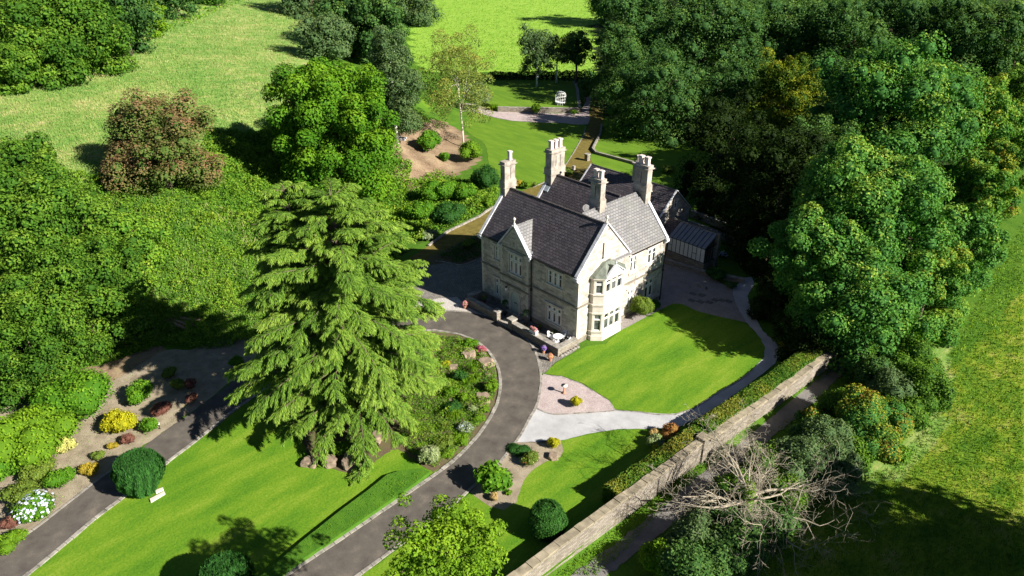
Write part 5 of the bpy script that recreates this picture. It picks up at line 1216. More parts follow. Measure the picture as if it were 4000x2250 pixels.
# rear garden
sh('rhododendron', 'glossy rhododendron mound on the bare brown bank', 1074, 352, 74, .8, 'laurel', 90, 2600, .22, lump=.2)
sh('rhododendron', 'small round shrub below the rhododendron mound', 1117, 396, 37, .8, 'laurel', 91, 900, .18)
sh('rhododendron', 'bright green bush at the left edge of the back lawn', 1191, 380, 72, .75, 'lime', 92, 2200, .2)
sh('dark_shrub', 'big dark green bush beside the end chimney', 1216, 447, 78, .9, 'box', 93, 2600, .2)
sh('laurel_bank', 'long laurel thicket below the bare bank', 1105, 480, 100, .65, 'laurel', 94, 3600, .2, nb=14)
sh('laurel_bank', 'right-hand half of the laurel thicket near the dark bush', 1165, 482, 80, .7, 'laurel', 95, 2800, .2, nb=12)
sh('golden_dwarf', 'small yellow-leaved shrub in front of the laurel thicket', 1098, 497, 26, .8, 'yellow', 96, 500, .14)
sh('laurel_bank', 'dark laurel shaded by the cedar and thicket', 1130, 535, 90, .6, 'box', 97, 2600, .2, nb=12)
sh('laurel_bank', 'green laurel under the cedar top', 1060, 530, 80, .7, 'laurel', 98, 2400, .2, nb=12)
sh('hosta', 'pale broad-leaved hosta clump by the mossy path', 1078, 590, 50, .5, 'silver', 99, 500, .3, cat='hosta', aspect=.8)
sh('golden_dwarf', 'orange-tinged dwarf bush at the foot of the back lawn', 1304, 461, 26, .9, 'gold', 100, 700, .12)
sh('lime_shrub', 'clipped lime ball at the foot of the back lawn', 1324, 463, 27, 1.0, 'lime', 101, 900, .1)
sh('dark_dwarf', 'small dark olive ball beside the lime ball', 1343, 463, 18, .9, 'olive', 102, 400, .1)
sh('green_shrub', 'little green bush on the slope left of the end chimney', 1229, 511, 32, .8, 'lime', 103, 700, .14)
tuft('day_lily', 'arching light green clump at the left end of the rear retaining wall', 1243, 275, 1.0, 1.3, 'lime', 104, 240, 'plant', wd=.06)
sh('lime_shrub', 'bright upright shrub in front of the rear retaining wall', 1349, 274, 32, 1.0, 'lime', 105, 1200, .18)
tuft('day_lily', 'darker strappy clump at the right end of the rear retaining wall', 1444, 289, .9, 1.0, 'verge', 106, 200, 'plant', wd=.05)
sh('ground_shrub', 'yellow-green low plants beside the mossy path', 1420, 430, 60, .3, 'olive', 107, 900, .14)
sh('yard_shrub', 'shaded green shrub by the low yard wall', 1800, 690, 60, .6, 'box', 108, 1200, .14)
sh('yard_shrub', 'blue-green plant on the corner of the yard gravel', 1838, 718, 34, .6, 'greybirch', 109, 600, .12)
sh('white_flowering_plant', 'white-flowering plant at the greenhouse end', 1818, 640, 26, .6, 'box', 110, 300, .1, flowers='whitefl', nf=160, fs=.12)
sh('golden_shrub', 'shaded yellow-green shrub in the bed left of the house', 1180, 612, 42, .6, 'olive', 111, 800, .12)
sh('side_lawn_shrub', 'ferny low shrub alone on the shaded side lawn', 1680, 425, 40, .6, 'olive', 112, 700, .14)

# ------------------------------------------------------------------ trees
GT = 'trees of the wood beside the house'; GL = 'trees on the left bank'
tree('chestnut_tree', 'great bright green horse chestnut above the cedar', 840, 300, 330, 1.02, 9.5, 'chestnut', 200, 70000, .33, 150, (.11, .2), up=.5, skirt=True, grow=1.08)
tree('oak_tree', 'large oak filling the left edge halfway up', 95, 560, 330, .95, 6.5, 'oak', 201, 38000, .25, 120, (.11, .22), GL, lump=.22)
tree('oak_tree', 'spreading oak in the lower middle of the left thicket', 200, 720, 300, .85, 4.8, 'oak', 202, 34000, .22, 110, (.11, .22), GL, lump=.22)
tree('oak_tree', 'oak overhanging the bare soil at the left edge', 60, 830, 290, .85, 4.6, 'oak', 203, 34000, .2, 110, (.11, .22), GL, lump=.22)
tree('oak_tree', 'smaller pale-limbed oak at the top of the left thicket', 60, 420, 170, .8, 5.0, 'oak', 204, 9000, .3, 40, (.2, .32), GL)
tree('young_oak', 'loose young tree between the oaks and the brambles', 320, 600, 170, .8, 3.2, 'under', 205, 9000, .26, 40, (.2, .32), GL)
tree('hawthorn_tree', 'layered hawthorn tinged purple-brown on top of the bank', 395, 352, 285, .84, 5.0, 'haw', 206, 30000, .26, 90, (.14, .24), lump=.2, up=1.2, skirt=True, grow=1.1)
tree('hawthorn_tree', 'dark rounded hawthorn beyond the chestnut', 815, 95, 140, .7, 4.0, 'greybirch', 207, 9000, .4, 40, (.2, .34), up=.4, skirt=True)
tree('hedgerow_tree', 'dark green tree at the meadow corner', 885, 50, 190, .9, 7, 'deep', 208, 13000, .5, 50, (.2, .32), skirt=True)
tree('hedgerow_tree', 'tall dark tree at the left corner of the pasture', 965, 75, 120, 1.5, 8, 'deep', 209, 10000, .5, 50, (.2, .34), skirt=True)
tree('hedgerow_tree', 'tree behind the meadow at the top edge', 780, -20, 160, .8, 6, 'greybirch', 210, 8000, .5, 40, skirt=True)
tree('hedgerow_tree', 'low tree at the upper left edge of the bright pasture', 1050, 15, 110, .7, 5, 'greybirch', 211, 6000, .5, 40, skirt=True)
tree('grey_birch', 'tall grey-green birch right of the chestnut', 985, 190, 135, 1.75, 9.5, 'greybirch', 212, 22000, .26, 70, (.16, .28), up=-.2, trunk='white', skirt=True)
tree('silver_birch', 'airy yellow-green silver birch with a pale leaning trunk', 1150, 215, 190, 1.35, 9, 'birch', 213, 24000, .22, 120, (.11, .2), up=-.2, trunk='mullion', lean=(-1.8, .6), tr=.12, core=0)
tree('silver_pear', 'small silvery weeping tree beside the raised lawn', 1200, 240, 74, .75, 2.6, 'silver', 214, 3500, .2, 30, up=-.2)
tree('rear_birch', 'round-headed birch with a white trunk behind the raised lawn', 1352, 130, 108, 1.1, 7.6, 'greybirch', 215, 8500, .32, 60, (.16, .28), trunk='coping', tr=.2)
tree('rear_birch', 'thin birch with bare white stem between two darker trees', 1402, 125, 56, 1.6, 7.4, 'birch', 216, 2200, .28, 30, (.16, .28), trunk='coping', tr=.16)
tree('rear_tree', 'dark small tree right of the white-stemmed birches', 1452, 125, 92, .95, 7.4, 'deep', 217, 7500, .34, 50, (.18, .3))
tree('columnar_yew', 'dark columnar yew at the end of the mossy path', 1474, 225, 30, 2.0, 2.3, 'deep', 218, 2600, .2, 26)
for i, (x, y, w_, hr, zc, lf, lb) in enumerate([
 (40, 60, 200, .7, 7, 'oak', 'outermost oak of the top left wood'), (150, 40, 190, .75, 7.5, 'oak', 'broad oak of the top left wood, above the meadow corner'), (240, 70, 150, .7, 6, 'oak', 'lighter oak in the middle of the top left wood'),
 (120, 125, 150, .6, 4.5, 'oak', 'low oak at the meadow edge of the top left wood'), (20, 150, 120, .6, 4, 'oak', 'lowest tree at the left edge of the top left wood'), (300, 20, 170, .7, 7, 'deep', 'dark tree left of the yellow one'),
 (200, -40, 220, .7, 8, 'oak', 'tall oak at the top edge of the left wood'), (60, -50, 220, .7, 8, 'deep', 'darker crown at the top left corner'), (378, 28, 58, 1.1, 4.5, 'lime', 'bright yellow-green tree at the wood edge'),
 (440, -5, 100, .6, 4, 'deep', 'shaded tree right of the bright yellow-green one'), (520, -30, 120, .5, 3.5, 'oak', 'scrubby tree at the top edge beyond the meadow'), (290, 75, 90, .5, 2.5, 'under', 'bright bushes under the top left wood')]):
    tree('wood_tree', lb, x, y, w_, hr, zc, lf, 230+i, 9000 if w_ > 100 else 4000, .42, 44, (.2, .32), 'trees of the top left wood')
for i, a in enumerate([
 ('sycamore_tree', 'giant sycamore dominating the right of the house, mid crown', 2185, 520, 320, .95, 10.5, 'syc', 34000, .34),
 ('sycamore_tree', 'rounded sycamore lobe nearest the greenhouse yard', 2070, 620, 225, 1.05, 8.5, 'syc', 24000, .32),
 ('sycamore_tree', 'low front sycamore overhanging the lane entrance', 2160, 740, 290, .75, 5.6, 'syc', 26000, .3),
 ('sycamore_tree', 'yellow-tipped sycamore above the hedge and lane', 2345, 690, 170, .95, 6.0, 'sycgold', 14000, .3),
 ('sycamore_tree', 'dark green sycamore at the field side of the wood', 2425, 610, 170, 1.2, 7.0, 'syc', 16000, .32),
 ('sycamore_tree', 'huge broad sycamore behind the front ones', 2265, 270, 370, .8, 11.5, 'syc', 30000, .42),
 ('lime_tree', 'tree with orange and yellow patches at the field edge', 2450, 300, 200, 1.1, 9.5, 'sycgold', 16000, .4),
 ('golden_yew', 'pointed yew with golden tips among the dark trees', 1975, 240, 190, 1.0, 8.5, 'goldyew', 16000, .34),
 ('golden_yew', 'smaller golden-topped yew in front of the pointed one', 1905, 330, 110, 1.1, 5.5, 'goldyew', 7000, .3),
 ('beech_tree', 'massive dark tree at the right edge of the pasture', 1610, 110, 250, 1.05, 10, 'deep', 22000, .42),
 ('beech_tree', 'massive dark tree beside the first, towards the middle of the wood', 1770, 110, 280, .95, 10.5, 'deep', 24000, .42),
 ('beech_tree', 'lower dark crown overhanging the side lawn', 1650, 235, 260, .8, 6.8, 'deep', 15000, .34),
 ('beech_tree', 'dark crown at the head of the mossy path', 1562, 165, 150, 1.15, 8, 'deep', 9000, .36),
 ('beech_tree', 'dark crown left of the golden yew', 1840, 220, 170, .8, 7.5, 'deep', 11000, .36),
 ('wood_tree', 'far dark tree at the top edge above the golden yew', 1950, 70, 240, .75, 11, 'deep', 15000, .48),
 ('wood_tree', 'far tree at the top edge right of the golden yew', 2110, 90, 230, .75, 11, 'deep', 15000, .48),
 ('wood_tree', 'far bluish tree at the top edge above the broad sycamore', 2280, 60, 250, .7, 11, 'deep', 15000, .5),
 ('wood_tree', 'dark far tree near the top right corner', 2440, 90, 220, .8, 11, 'deep', 14000, .5),
 ('wood_tree', 'tree in the top right corner', 2570, 90, 200, .9, 11, 'deep', 12000, .5),
 ('wood_tree', 'light green tree on the right edge below the corner', 2550, 260, 150, 1.1, 8, 'oak', 10000, .4),
 ('wood_tree', 'reddish leaning tree at the field margin', 2520, 430, 120, 1.2, 5.5, 'mixed', 8000, .34),
 ('wood_tree', 'bright-edged tree behind the field side sycamore', 2470, 470, 140, 1.0, 6, 'sycgold', 9000, .34),
 ('wood_tree', 'row-end tree at the pasture top right', 1560, -20, 160, .8, 9, 'deep', 9000, .5),
 ('wood_tree', 'crown at the top edge directly above the two massive dark trees', 1830, -10, 260, .7, 11, 'deep', 12000, .5),
 ('wood_tree', 'crown between the far trees at the very top', 2030, -20, 260, .7, 11, 'deep', 12000, .5),
 ('wood_tree', 'far crown at the very top right', 2350, -40, 300, .6, 11, 'deep', 12000, .5),
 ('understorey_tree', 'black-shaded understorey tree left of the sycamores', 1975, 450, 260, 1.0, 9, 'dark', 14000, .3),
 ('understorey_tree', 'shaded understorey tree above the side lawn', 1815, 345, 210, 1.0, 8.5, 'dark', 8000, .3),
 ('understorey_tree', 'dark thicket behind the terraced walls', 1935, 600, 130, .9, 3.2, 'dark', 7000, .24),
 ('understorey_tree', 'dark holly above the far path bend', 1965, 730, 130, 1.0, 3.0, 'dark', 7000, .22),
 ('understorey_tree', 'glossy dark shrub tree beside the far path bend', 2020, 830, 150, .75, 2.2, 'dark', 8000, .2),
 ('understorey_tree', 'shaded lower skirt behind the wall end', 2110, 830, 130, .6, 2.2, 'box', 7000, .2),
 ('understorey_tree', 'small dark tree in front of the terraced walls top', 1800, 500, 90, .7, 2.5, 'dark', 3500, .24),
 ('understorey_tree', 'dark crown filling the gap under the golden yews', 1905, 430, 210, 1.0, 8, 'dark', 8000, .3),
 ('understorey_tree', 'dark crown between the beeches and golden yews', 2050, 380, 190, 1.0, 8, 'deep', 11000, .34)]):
    nm, lb, x, y, w_, hr, zc, lf, n_, sz = a; n_ = int(n_*1.7); sz *= .76
    tree(nm, lb, x, y, w_, hr, zc, lf, 260+i, n_, sz, max(50, int(n_/230)), (.12, .24), GT, lump=.18)
# trees standing just outside the view on the right, whose shade falls on the field
tree('field_oak', 'oak at the field edge casting the shade on the lower right field', 0, 0, 0, .85, 9.5, 'oak', 320, 16000, .5, 60, world=(46, 3), R=8, core=.6)
tree('field_oak', 'second field oak below the first', 0, 0, 0, .85, 8.5, 'oak', 321, 16000, .5, 60, world=(44.5, -6), R=8, core=.6)
tree('field_oak', 'third field oak nearest the camera side', 0, 0, 0, .85, 7.5, 'oak', 322, 14000, .5, 60, world=(43, -16), R=7.5, core=.6)
tree('field_oak', 'fourth field oak, beyond the bottom right corner', 0, 0, 0, .85, 7.5, 'oak', 323, 14000, .5, 60, world=(42, -26), R=7, core=.6)

# foreground tree with bright loose foliage, and the clipped yew at the bottom edge
tree('young_ash', 'bright loose-leaved young tree at the bottom centre', 1120, 1400, 300, .62, 9.5, 'lime', 330, 16000, .15, 90, (.1, .2), lump=.28, tr=.12, core=0)
clipped('clipped_yew', 'dark clipped yew cut by the bottom edge of the picture', 570, 1470, 130, [.42, .66, .86, .98, 1.0, .8, .4], 1.0, 'yew', 331, 12000, .24, .06, ribs=1)

# dark hedge behind the raised lawn and birch understory
a0, a1 = at(1238, 207), at(1495, 207)
def hedge_line(name, label, pts, h, wd, leaf, seed, n, size):
    rng = np.random.default_rng(seed); pts = np.array(pts, float); d = np.r_[0, np.cumsum(np.hypot(*(pts[1:]-pts[:-1]).T))]
    C_ = []; q = 0
    while q < d[-1]:
        x, y = np.interp(q, d, pts[:, 0]), np.interp(q, d, pts[:, 1])
        for z in (h*.35, h*.7): C_.append((x+rng.normal(0, wd*.15), y+rng.normal(0, wd*.15), float(terrain(x, y))+z*rng.uniform(.85, 1.15)))
        q += wd*.6
    C_ = np.array(C_); rr = rng.uniform(.42, .62, len(C_))*max(wd, h*.75)
    V, F, T = blob_leaves(rng, C_, rr, n, size); lo = V[:, 2] < -.5; V[lo, 2] = -.5
    return tag(link(name, npmesh(name, V, F, L[leaf], T)), label, 'hedge')
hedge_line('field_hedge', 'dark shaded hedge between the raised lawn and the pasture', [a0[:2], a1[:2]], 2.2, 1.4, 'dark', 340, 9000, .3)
GH = 'bushes of the hedgerow beside the lane'
for i, (x, y, w_, hr, zc, lf, lb, n_) in enumerate([
 (2285, 905, 130, .8, 1.8, 'oak', 'green hedgerow bush nearest the lane entrance', 6000), (2335, 990, 130, .9, 1.6, 'oak', 'green hedgerow bush second from the lane entrance', 6000),
 (2245, 985, 110, .9, 1.6, 'greybirch', 'grey-green spiky hedgerow bush facing the lane', 5000), (2165, 1040, 130, .9, 1.6, 'mixed', 'hedgerow bush with red leaves on its lane side', 6500),
 (2235, 1055, 120, .8, 1.5, 'mixed', 'hedgerow bush patched with bright yellow leaves', 6000), (2080, 1100, 120, .8, 1.4, 'greybirch', 'grey-green bush just above the bare tree', 5500),
 (2150, 1140, 100, .7, 1.2, 'oak', 'green bush at the field side of the yellow patches', 4500), (2010, 1170, 140, .8, 1.5, 'greybirch', 'soft green bush behind the bare branches', 6500),
 (1960, 1230, 120, .7, 1.2, 'oak', 'green bush at the foot of the bare tree, field side', 5000), (1850, 1240, 110, .8, 1.3, 'oak', 'ivy-green bush at the foot of the bare tree, lane side', 4500),
 (1755, 1345, 120, .9, 1.3, 'greybirch', 'dark grey-green bush below the bare tree', 6000), (1850, 1370, 150, .7, 1.1, 'deep', 'dark bush under the lowest bare branches', 6000),
 (1660, 1410, 90, .9, 1.2, 'lime', 'light green leafy bush at the bottom beside the lane', 4000), (1740, 1440, 150, .8, 1.2, 'deep', 'dark bush cut by the bottom edge beside the lane', 6000),
 (2200, 940, 90, 1.0, 1.2, 'deep', 'dark bush on the lane edge under the overhanging sycamore', 3500), (2110, 1020, 90, .9, 1.2, 'oak', 'dark leafy bush facing the middle of the lane', 3500), (2030, 1100, 90, .9, 1.2, 'deep', 'shaded bush at the lane edge above the bare tree', 3500), (1930, 1160, 100, .8, 1.2, 'oak', 'bush behind the upper bare branches on the lane side', 3500), (2080, 1200, 130, .5, 1.2, 'greybirch', 'low sprawling bush on the field side of the bare tree', 4500), (1830, 1300, 110, .6, 1.2, 'deep', 'dark tangle right at the foot of the bare tree', 3500), (1930, 1310, 140, .5, 1.2, 'deep', 'dark tangle on the field side of the dead trunk', 4500), 
 (2300, 960, 120, .9, 1.2, 'oak', 'broad green hedgerow bush under the sycamore edge', 5000), (2200, 1105, 110, .8, 1.2, 'mixed', 'hedgerow bush with scattered red and yellow leaves on its field side', 5000), (2270, 1040, 110, .8, 1.2, 'oak', 'green hedgerow bush on the field side of the yellow-leaved one', 4500), (2100, 1160, 120, .7, 1.2, 'greybirch', 'grey-green bush between the bare twigs and the dry field edge', 4500), (2040, 1060, 70, 1.0, 1.2, 'mixed', 'small reddish bush at the lane edge above the bare twigs', 2500), (1690, 1380, 70, 1.0, 1.2, 'greybirch', 'upright grey-green bush beside the light green one', 3000), (1800, 1420, 130, .8, 1.2, 'deep', 'dark bush by the bottom edge under the bare tree', 5000),
 (2345, 920, 50, .8, 1.0, 'mixed', 'small red-leaved bush on the field side of the hedgerow', 2000), (2260, 1140, 60, .6, .8, 'under', 'low bramble patch at the field side of the hedgerow', 1800)]):
    shrub('hedgerow_bush', lb, x, y, w_*1.22, hr*1.05, lf, 350+i, int(n_*1.5), .16, GH, nb=16, br=(.3, .5), lump=.2, cat='bush')

# bare tree
def bare_tree():
    rng = random.Random(77); P = at(1858, 1325); zg = float(terrain(P[0], P[1])); r = thing('bare_tree', 'leafless dead tree with bleached tangled branches beside the wall', 'tree', (P[0], P[1], zg))
    up = Vector((0, 0, 1)); limbs = []
    tb = MB(); tb.tube([(0, 0, -.3), (.1, .1, 1.2), (.05, .2, 2.4), (.15, .25, 3.4)], [.34, .27, .22, .16], 10); tb.build('trunk', M['deadwood'], r, smooth=True, fix=False)
    def grow(mb, p, d, r0, ln, lvl):
        pts = [p]; rs = [r0]; n = 5
        for i in range(n):
            d = (d+Vector((rng.uniform(-1, 1), rng.uniform(-1, 1), rng.uniform(-.7, .8)))*.27+up*.02).normalized()
            p = p+d*ln/n; pts.append(p); rs.append(max(.007, r0*(1-.74*(i+1)/n)))
            if lvl < 4:
                for _ in range(1):
                    if rng.random() < (1, .9, .72, .4)[lvl]:
                        q = d.orthogonal().normalized(); q.rotate(Matrix.Rotation(rng.uniform(0, 6.28), 3, d)); dd = (d*.75+q*.85).normalized()
                        grow(mb, p, dd, rs[-1]*.62, ln*rng.uniform(.42, .66), lvl+1)
        mb.tube(pts, rs, 6 if lvl < 2 else 4, cap=False)
    for i in range(15):
        a = 2*math.pi*i/15*4+rng.uniform(-.2, .2); z = .9+i*.12; el = .05 if i % 2 == 0 else rng.uniform(.25, .8)
        if i == 14: el = 1.2
        d = Vector((math.cos(a)*math.cos(el), math.sin(a)*math.cos(el), math.sin(el)))
        mb = MB(); grow(mb, Vector((.08, .15, z)), d, rng.uniform(.08, .12), rng.uniform(3.7, 4.9)*(.7 if el > .6 else 1), 0)
        mb.build('branch', M['deadwood'], r, fix=False)
    g = np.random.default_rng(5); C_ = np.array([[.1, .15, z] for z in np.linspace(.3, 3.2, 8)]); V, F, T = blob_leaves(g, C_, np.full(8, .42), 1500, .13); link('ivy', npmesh('ivy', V, F, L['verge'], T), r)
bare_tree()

# ------------------------------------------------------------------ deodar cedar
def cedar():
    rng = np.random.default_rng(42); P = at(904, 1062); r = thing('cedar_tree', 'towering weeping deodar cedar on the island lawn', 'cedar', (P[0], P[1], 0))
    Ht = 18.0; br = MB(); Cs = []; Ds = []; Ts = []; Ls = []
    leaders = ((0, 0, 2.1, Ht-.4, 200, 1.0), (-2.4, -1.8, 9.5, Ht, 60, .55))
    for lx, ly, h0, h1, nb, sc in leaders:
        for i in range(nb):
            f = (i+rng.random()*.8)/nb; z = h0+(h1-h0)*f; a = i*2.39996+rng.normal(0, .3)
            ext = (7.5*(1-f)**.5+.6)*rng.uniform(.6, 1.1)*(sc if sc == 1 else .5)
            if z < 4.5: ext *= rng.uniform(.8, .98)
            n = 9; pts = []; el0 = rng.uniform(.12, .42)+.35*f; w_ = rng.normal(0, .2); droop = rng.uniform(.26, .5)*(1-.4*f)
            if z < 5 and math.cos(a+math.pi*.26) > .3: ext *= .8
            for j in range(n+1):
                t = j/n; aa = a+w_*t; rr = ext*t; zz = z+ext*(el0*t-droop*t*t*1.15)
                pts.append(np.array([lx+rr*math.cos(aa), ly+rr*math.sin(aa), max(zz, .4)]))
            pts = np.array(pts); br.tube([Vector(p) for p in pts], list(np.linspace(.04+.05*(1-f), .012, n+1)), 5, cap=False)
            tone = rng.normal(0, .12); m = int(8+ext*8); tt = rng.uniform(.12, 1.0, m)**.8
            for t in tt:
                k = min(int(t*n), n-1); u = t*n-k; p = pts[k]*(1-u)+pts[k+1]*u; d = unit(pts[k+1]-pts[k]); side = unit(np.cross(d, [0, 0, 1.]))*rng.choice([-1, 1])
                ln = (.45+.24*ext*(1-t)**.7*t**.25)*rng.uniform(.7, 1.3); ln = min(ln, 2.2); q = 4+int(ln*6)
                sd_ = unit(d*rng.uniform(.6, 1.1)+side*rng.uniform(.3, 1.0)+np.array([0, 0, rng.uniform(-.1, .2)])); s = np.linspace(.05, 1, q)
                pp = p+sd_*(ln*s)[:, None]; pp[:, 2] -= .24*ln*s**2; dd = np.repeat(sd_[None], q, 0); dd[:, 2] -= .5*s; dd = unit(dd)
                sv = unit(np.cross(dd, [0, 0, 1.]))
                for rep in range(7):
                    e = unit(dd+sv*((rep-3)*.32)+np.array([0, 0, -.22*abs(rep-3)-.1])+rng.normal(0, .13, (q, 3))); l_ = (.33-.1*s)*rng.uniform(.7, 1.3, q)
                    Cs.append(pp+e*l_[:, None]*.4+rng.normal(0, .03, (q, 3))); Ds.append(e); Ls.append(l_)
                    Ts.append(.34+tone+.34*s*t+rng.normal(0, .17, q))
    C_ = np.concatenate(Cs); D_ = np.concatenate(Ds); T_ = np.concatenate(Ts); L_ = np.concatenate(Ls)
    nn = unit(np.array([.25, -.1, 1.])+rdir(rng, len(C_))*.6); V, F = cards(C_, D_, nn, L_, L_*.15, rng, kink=.1)
    V[:, 2] = np.maximum(V[:, 2], .1)
    link('foliage', npmesh('foliage', V, F, L['cedar'], np.repeat(np.clip(T_, .01, .99), 4)), r)
    br.build('branches', M['bark'], r, fix=False)
    tb = MB(); tb.tube([(0, 0, -.3), (0, .05, 5), (.1, 0, 12), (.05, 0, Ht)], [.5, .38, .2, .03], 12); tb.tube([(0, 0, 7), (-1.5, -1.1, 9.5), (-2.4, -1.8, Ht)], [.22, .16, .03], 8); tb.build('trunk', M['bark'], r, smooth=True, fix=False)
    print('cedar cards', len(C_))
cedar()

# ------------------------------------------------------------------ undergrowth and long grass (nobody could count it)
def inview(X, Y, Z, m=40):
    U, V = proj(np.stack([X, Y, Z], 1)); return (U > -m) & (U < 2576+m) & (V > -m) & (V < 1449+m)
def scatter(name, label, region, n, leaf, size, hgt, seed, upright=False, lump=.35, cat=None, aspect=.62, bbox=None, mscale=.16):
    rng = np.random.default_rng(seed); W_ = []
    U = rng.uniform(bbox[0], bbox[1], n); V = rng.uniform(bbox[2], bbox[3], n)
    m = inpoly(U, V, region); U, V = U[m], V[m]
    # vectorised ray march onto the terrain
    u, v = U*4000/2576, V*4000/2576; d = CF[None]+CR[None]*((u-2000)/FPX)[:, None]-CU[None]*((v-1125)/FPX)[:, None]; d = unit(d)
    t0 = np.full(len(d), 15.); step = 2.0; done = np.zeros(len(d), bool)
    for _ in range(170):
        Q = CAMP+d*t0[:, None]; below = Q[:, 2] < terrain(Q[:, 0], Q[:, 1]); done |= below; t0 = np.where(done, t0, t0+step)
        if done.all(): break
    lo, hi = t0-step, t0
    for _ in range(10):
        mid = (lo+hi)/2; Q = CAMP+d*mid[:, None]; b_ = Q[:, 2] < terrain(Q[:, 0], Q[:, 1]); hi = np.where(b_, mid, hi); lo = np.where(b_, lo, mid)
    Q = CAMP+d*hi[:, None]; Q = Q[done]; Z = terrain(Q[:, 0], Q[:, 1]); s = sdist(Q[:, 0], Q[:, 1])
    nz = np.array([fbm(a, b, .45, seed) for a, b in Q[:, :2]])
    if leaf == 'meadow': nz = nz*.7+np.array([fbm(a, b, .09, 31) for a, b in Q[:, :2]])*.9
    mo = np.array([fbm(a, b, .16, 2)*.8+fbm(a, b, .5, 3)*.3 for a, b in Q[:, :2]])*np.clip((s+.2)/4, 0, 1)*np.clip((26-s)/6, 0, 1)
    k = len(Q); Z = Z+np.where(Q[:, 1] < 60, mo, 0)
    far = np.clip(np.linalg.norm(Q-CAMP, axis=1)/60, .8, 3); sz = size*far
    if upright:
        D = unit(np.stack([rng.normal(0, .35, k), rng.normal(0, .35, k), np.ones(k)], 1)); nn = rdir(rng, k); ln = hgt*rng.uniform(.5, 1.3, k)*far**.5; C_ = np.stack([Q[:, 0], Q[:, 1], Z+ln*.4], 1)
        Vv, F = cards(C_, D, nn, ln, sz, rng)
    else:
        C_ = np.stack([Q[:, 0], Q[:, 1], Z+rng.uniform(.0, 1, k)*hgt+np.clip(nz, 0, 1)*lump], 1); nn = unit(np.array([0, 0, .8])+rdir(rng, k)); D = np.cross(nn, rdir(rng, k)); ln = sz*rng.uniform(.7, 1.3, k)
        Vv, F = cards(C_, D, nn, ln, ln*aspect, rng)
    T = np.repeat(np.clip(.45+(.28 if leaf != 'meadow' else .6)*nz+rng.normal(0, .17, k), .01, .99), 4)
    o = link(name, npmesh(name, Vv, F, L[leaf], T)); o['kind'] = 'stuff'; o['label'] = label; return o
scatter('bramble_undergrowth', 'brambles and weeds covering the bank', [(0, 440), (90, 410), (200, 440), (290, 450), (360, 480), (440, 495), (500, 450), (530, 380), (600, 350), (720, 380), (760, 700), (740, 800), (640, 870), (520, 880), (420, 870), (300, 905), (100, 960), (0, 950)], 210000, 'under', .15, .5, 400, bbox=(0, 760, 330, 970), lump=1.1)
scatter('bramble_undergrowth', 'rough growth under the chestnut and beside the brown bank', [(520, 330), (700, 330), (960, 380), (1040, 420), (1010, 520), (1060, 560), (1000, 660), (740, 700), (600, 520), (500, 420)], 70000, 'under', .2, .5, 401, bbox=(500, 1070, 320, 720))
scatter('bank_grass', 'tall pale grasses standing among the brambles', [(150, 440), (430, 500), (700, 560), (730, 700), (640, 860), (420, 860), (260, 860)], 16000, 'meadow', .05, .6, 411, True, lump=.8, bbox=(150, 740, 440, 870))
scatter('thicket_growth', 'low shrubby growth filling the slope below the bare bank', [(1010, 470), (1100, 440), (1255, 475), (1250, 520), (1120, 580), (1050, 620), (1010, 560)], 30000, 'under', .16, .5, 412, lump=.8, bbox=(1000, 1260, 430, 630))
scatter('bed_plants', 'small shaded plants in the bed beside the house end', [(1100, 645), (1215, 590), (1215, 645), (1150, 665)], 5000, 'box', .14, .4, 413, bbox=(1080, 1230, 570, 670))
scatter('meadow_grass', 'long pale grasses of the sloping meadow', [(0, 170), (250, 130), (450, 60), (600, 0), (780, 0), (760, 90), (720, 330), (520, 340), (540, 360), (510, 440), (440, 480), (360, 470), (290, 440), (200, 430), (0, 430)], 80000, 'meadow', .035, .28, 402, True, bbox=(0, 800, 0, 480))
scatter('weedy_verge', 'weeds at the top edge of the meadow', [(230, 130), (400, 60), (560, 0), (620, 0), (430, 80), (250, 150)], 5000, 'under', .2, .5, 403, bbox=(200, 640, 0, 160))
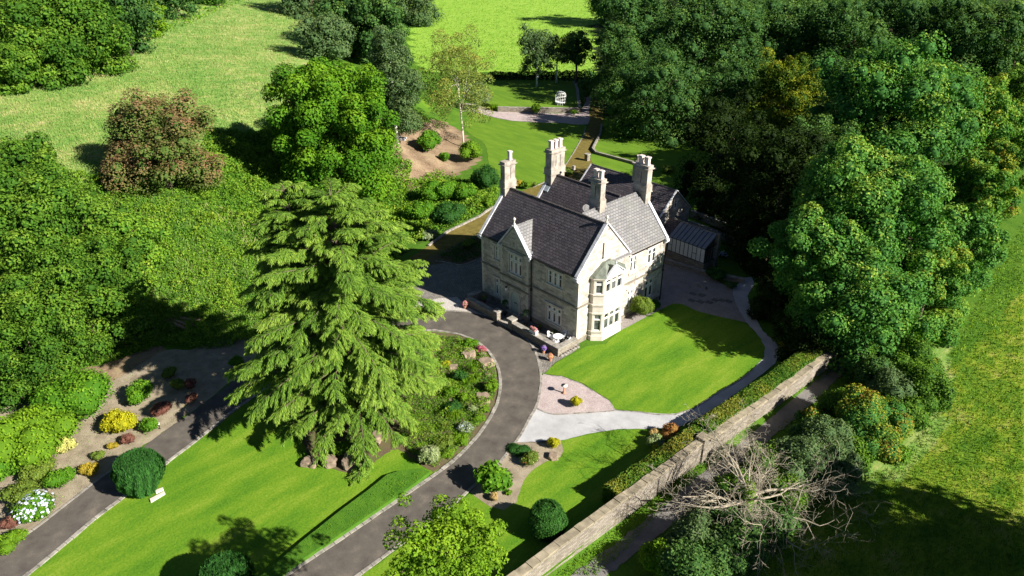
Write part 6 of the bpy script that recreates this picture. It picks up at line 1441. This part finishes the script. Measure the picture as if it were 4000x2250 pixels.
scatter('lane_verge', 'grass verge between boundary wall and lane', [(2110, 890), (2150, 870), (2100, 935), (1900, 1060), (1700, 1250), (1560, 1400), (1500, 1449), (1400, 1449), (1560, 1330), (1760, 1160), (1930, 1010)], 60000, 'verge', .12, .22, 404, lump=.25, bbox=(1380, 2180, 860, 1449))
scatter('lane_verge', 'grass and weeds on the hedge side of the lane', [(2230, 860), (2280, 900), (2150, 1000), (1900, 1200), (1750, 1330), (1640, 1449), (1600, 1449), (1720, 1290), (1950, 1080), (2150, 920)], 20000, 'verge', .12, .2, 405, lump=.3, bbox=(1590, 2290, 850, 1449))
scatter('field_grass', 'tussocky grass of the right-hand field', [(2400, 860), (2576, 560), (2576, 1449), (1900, 1449), (2050, 1250), (2250, 1170), (2350, 1050)], 45000, 'under', .06, .22, 406, True, bbox=(1880, 2576, 560, 1449))
scatter('rockery_plants', 'mat of small mixed plants filling the rockery soil', [(1150, 850), (1182, 862), (1216, 885), (1243, 920), (1250, 950), (1246, 997), (1228, 1040), (1192, 1092), (1130, 1158), (1090, 1178), (1050, 1150), (1000, 1120), (1040, 900), (1090, 850)], 48000, 'under', .11, .35, 410, lump=.8, bbox=(1000, 1255, 845, 1185))
scatter('pasture_grass', 'grass tufts of the bright pasture', [(1010, 170), (1240, 178), (1490, 178), (1500, 0), (1050, 0), (1000, 120)], 9000, 'under', .04, .25, 414, True, bbox=(1000, 1500, 0, 180))
scatter('leaf_litter', 'fallen leaves and sprigs on the left bed soil', [(112, 1300), (340, 1130), (624, 925), (690, 880), (640, 850), (480, 880), (340, 925), (200, 1010), (150, 1180), (100, 1260)], 9000, 'meadow', .09, .03, 415, lump=0, bbox=(100, 700, 840, 1310))
scatter('strip_grass', 'longer grass on the raised strip beside the drive', [(700, 1438), (860, 1352), (976, 1273), (1046, 1224), (1078, 1198), (975, 1206), (860, 1296), (760, 1375)], 26000, 'verge', .08, .4, 407, lump=.25, bbox=(690, 1090, 1190, 1449))
scatter('wood_floor_plants', 'shaded plants on the woodland edge floor', [(1700, 300), (1880, 480), (1800, 560), (1930, 640), (1990, 800), (2070, 860), (2150, 840), (2000, 600), (1900, 400)], 14000, 'dark', .2, .3, 408, bbox=(1690, 2160, 290, 870))
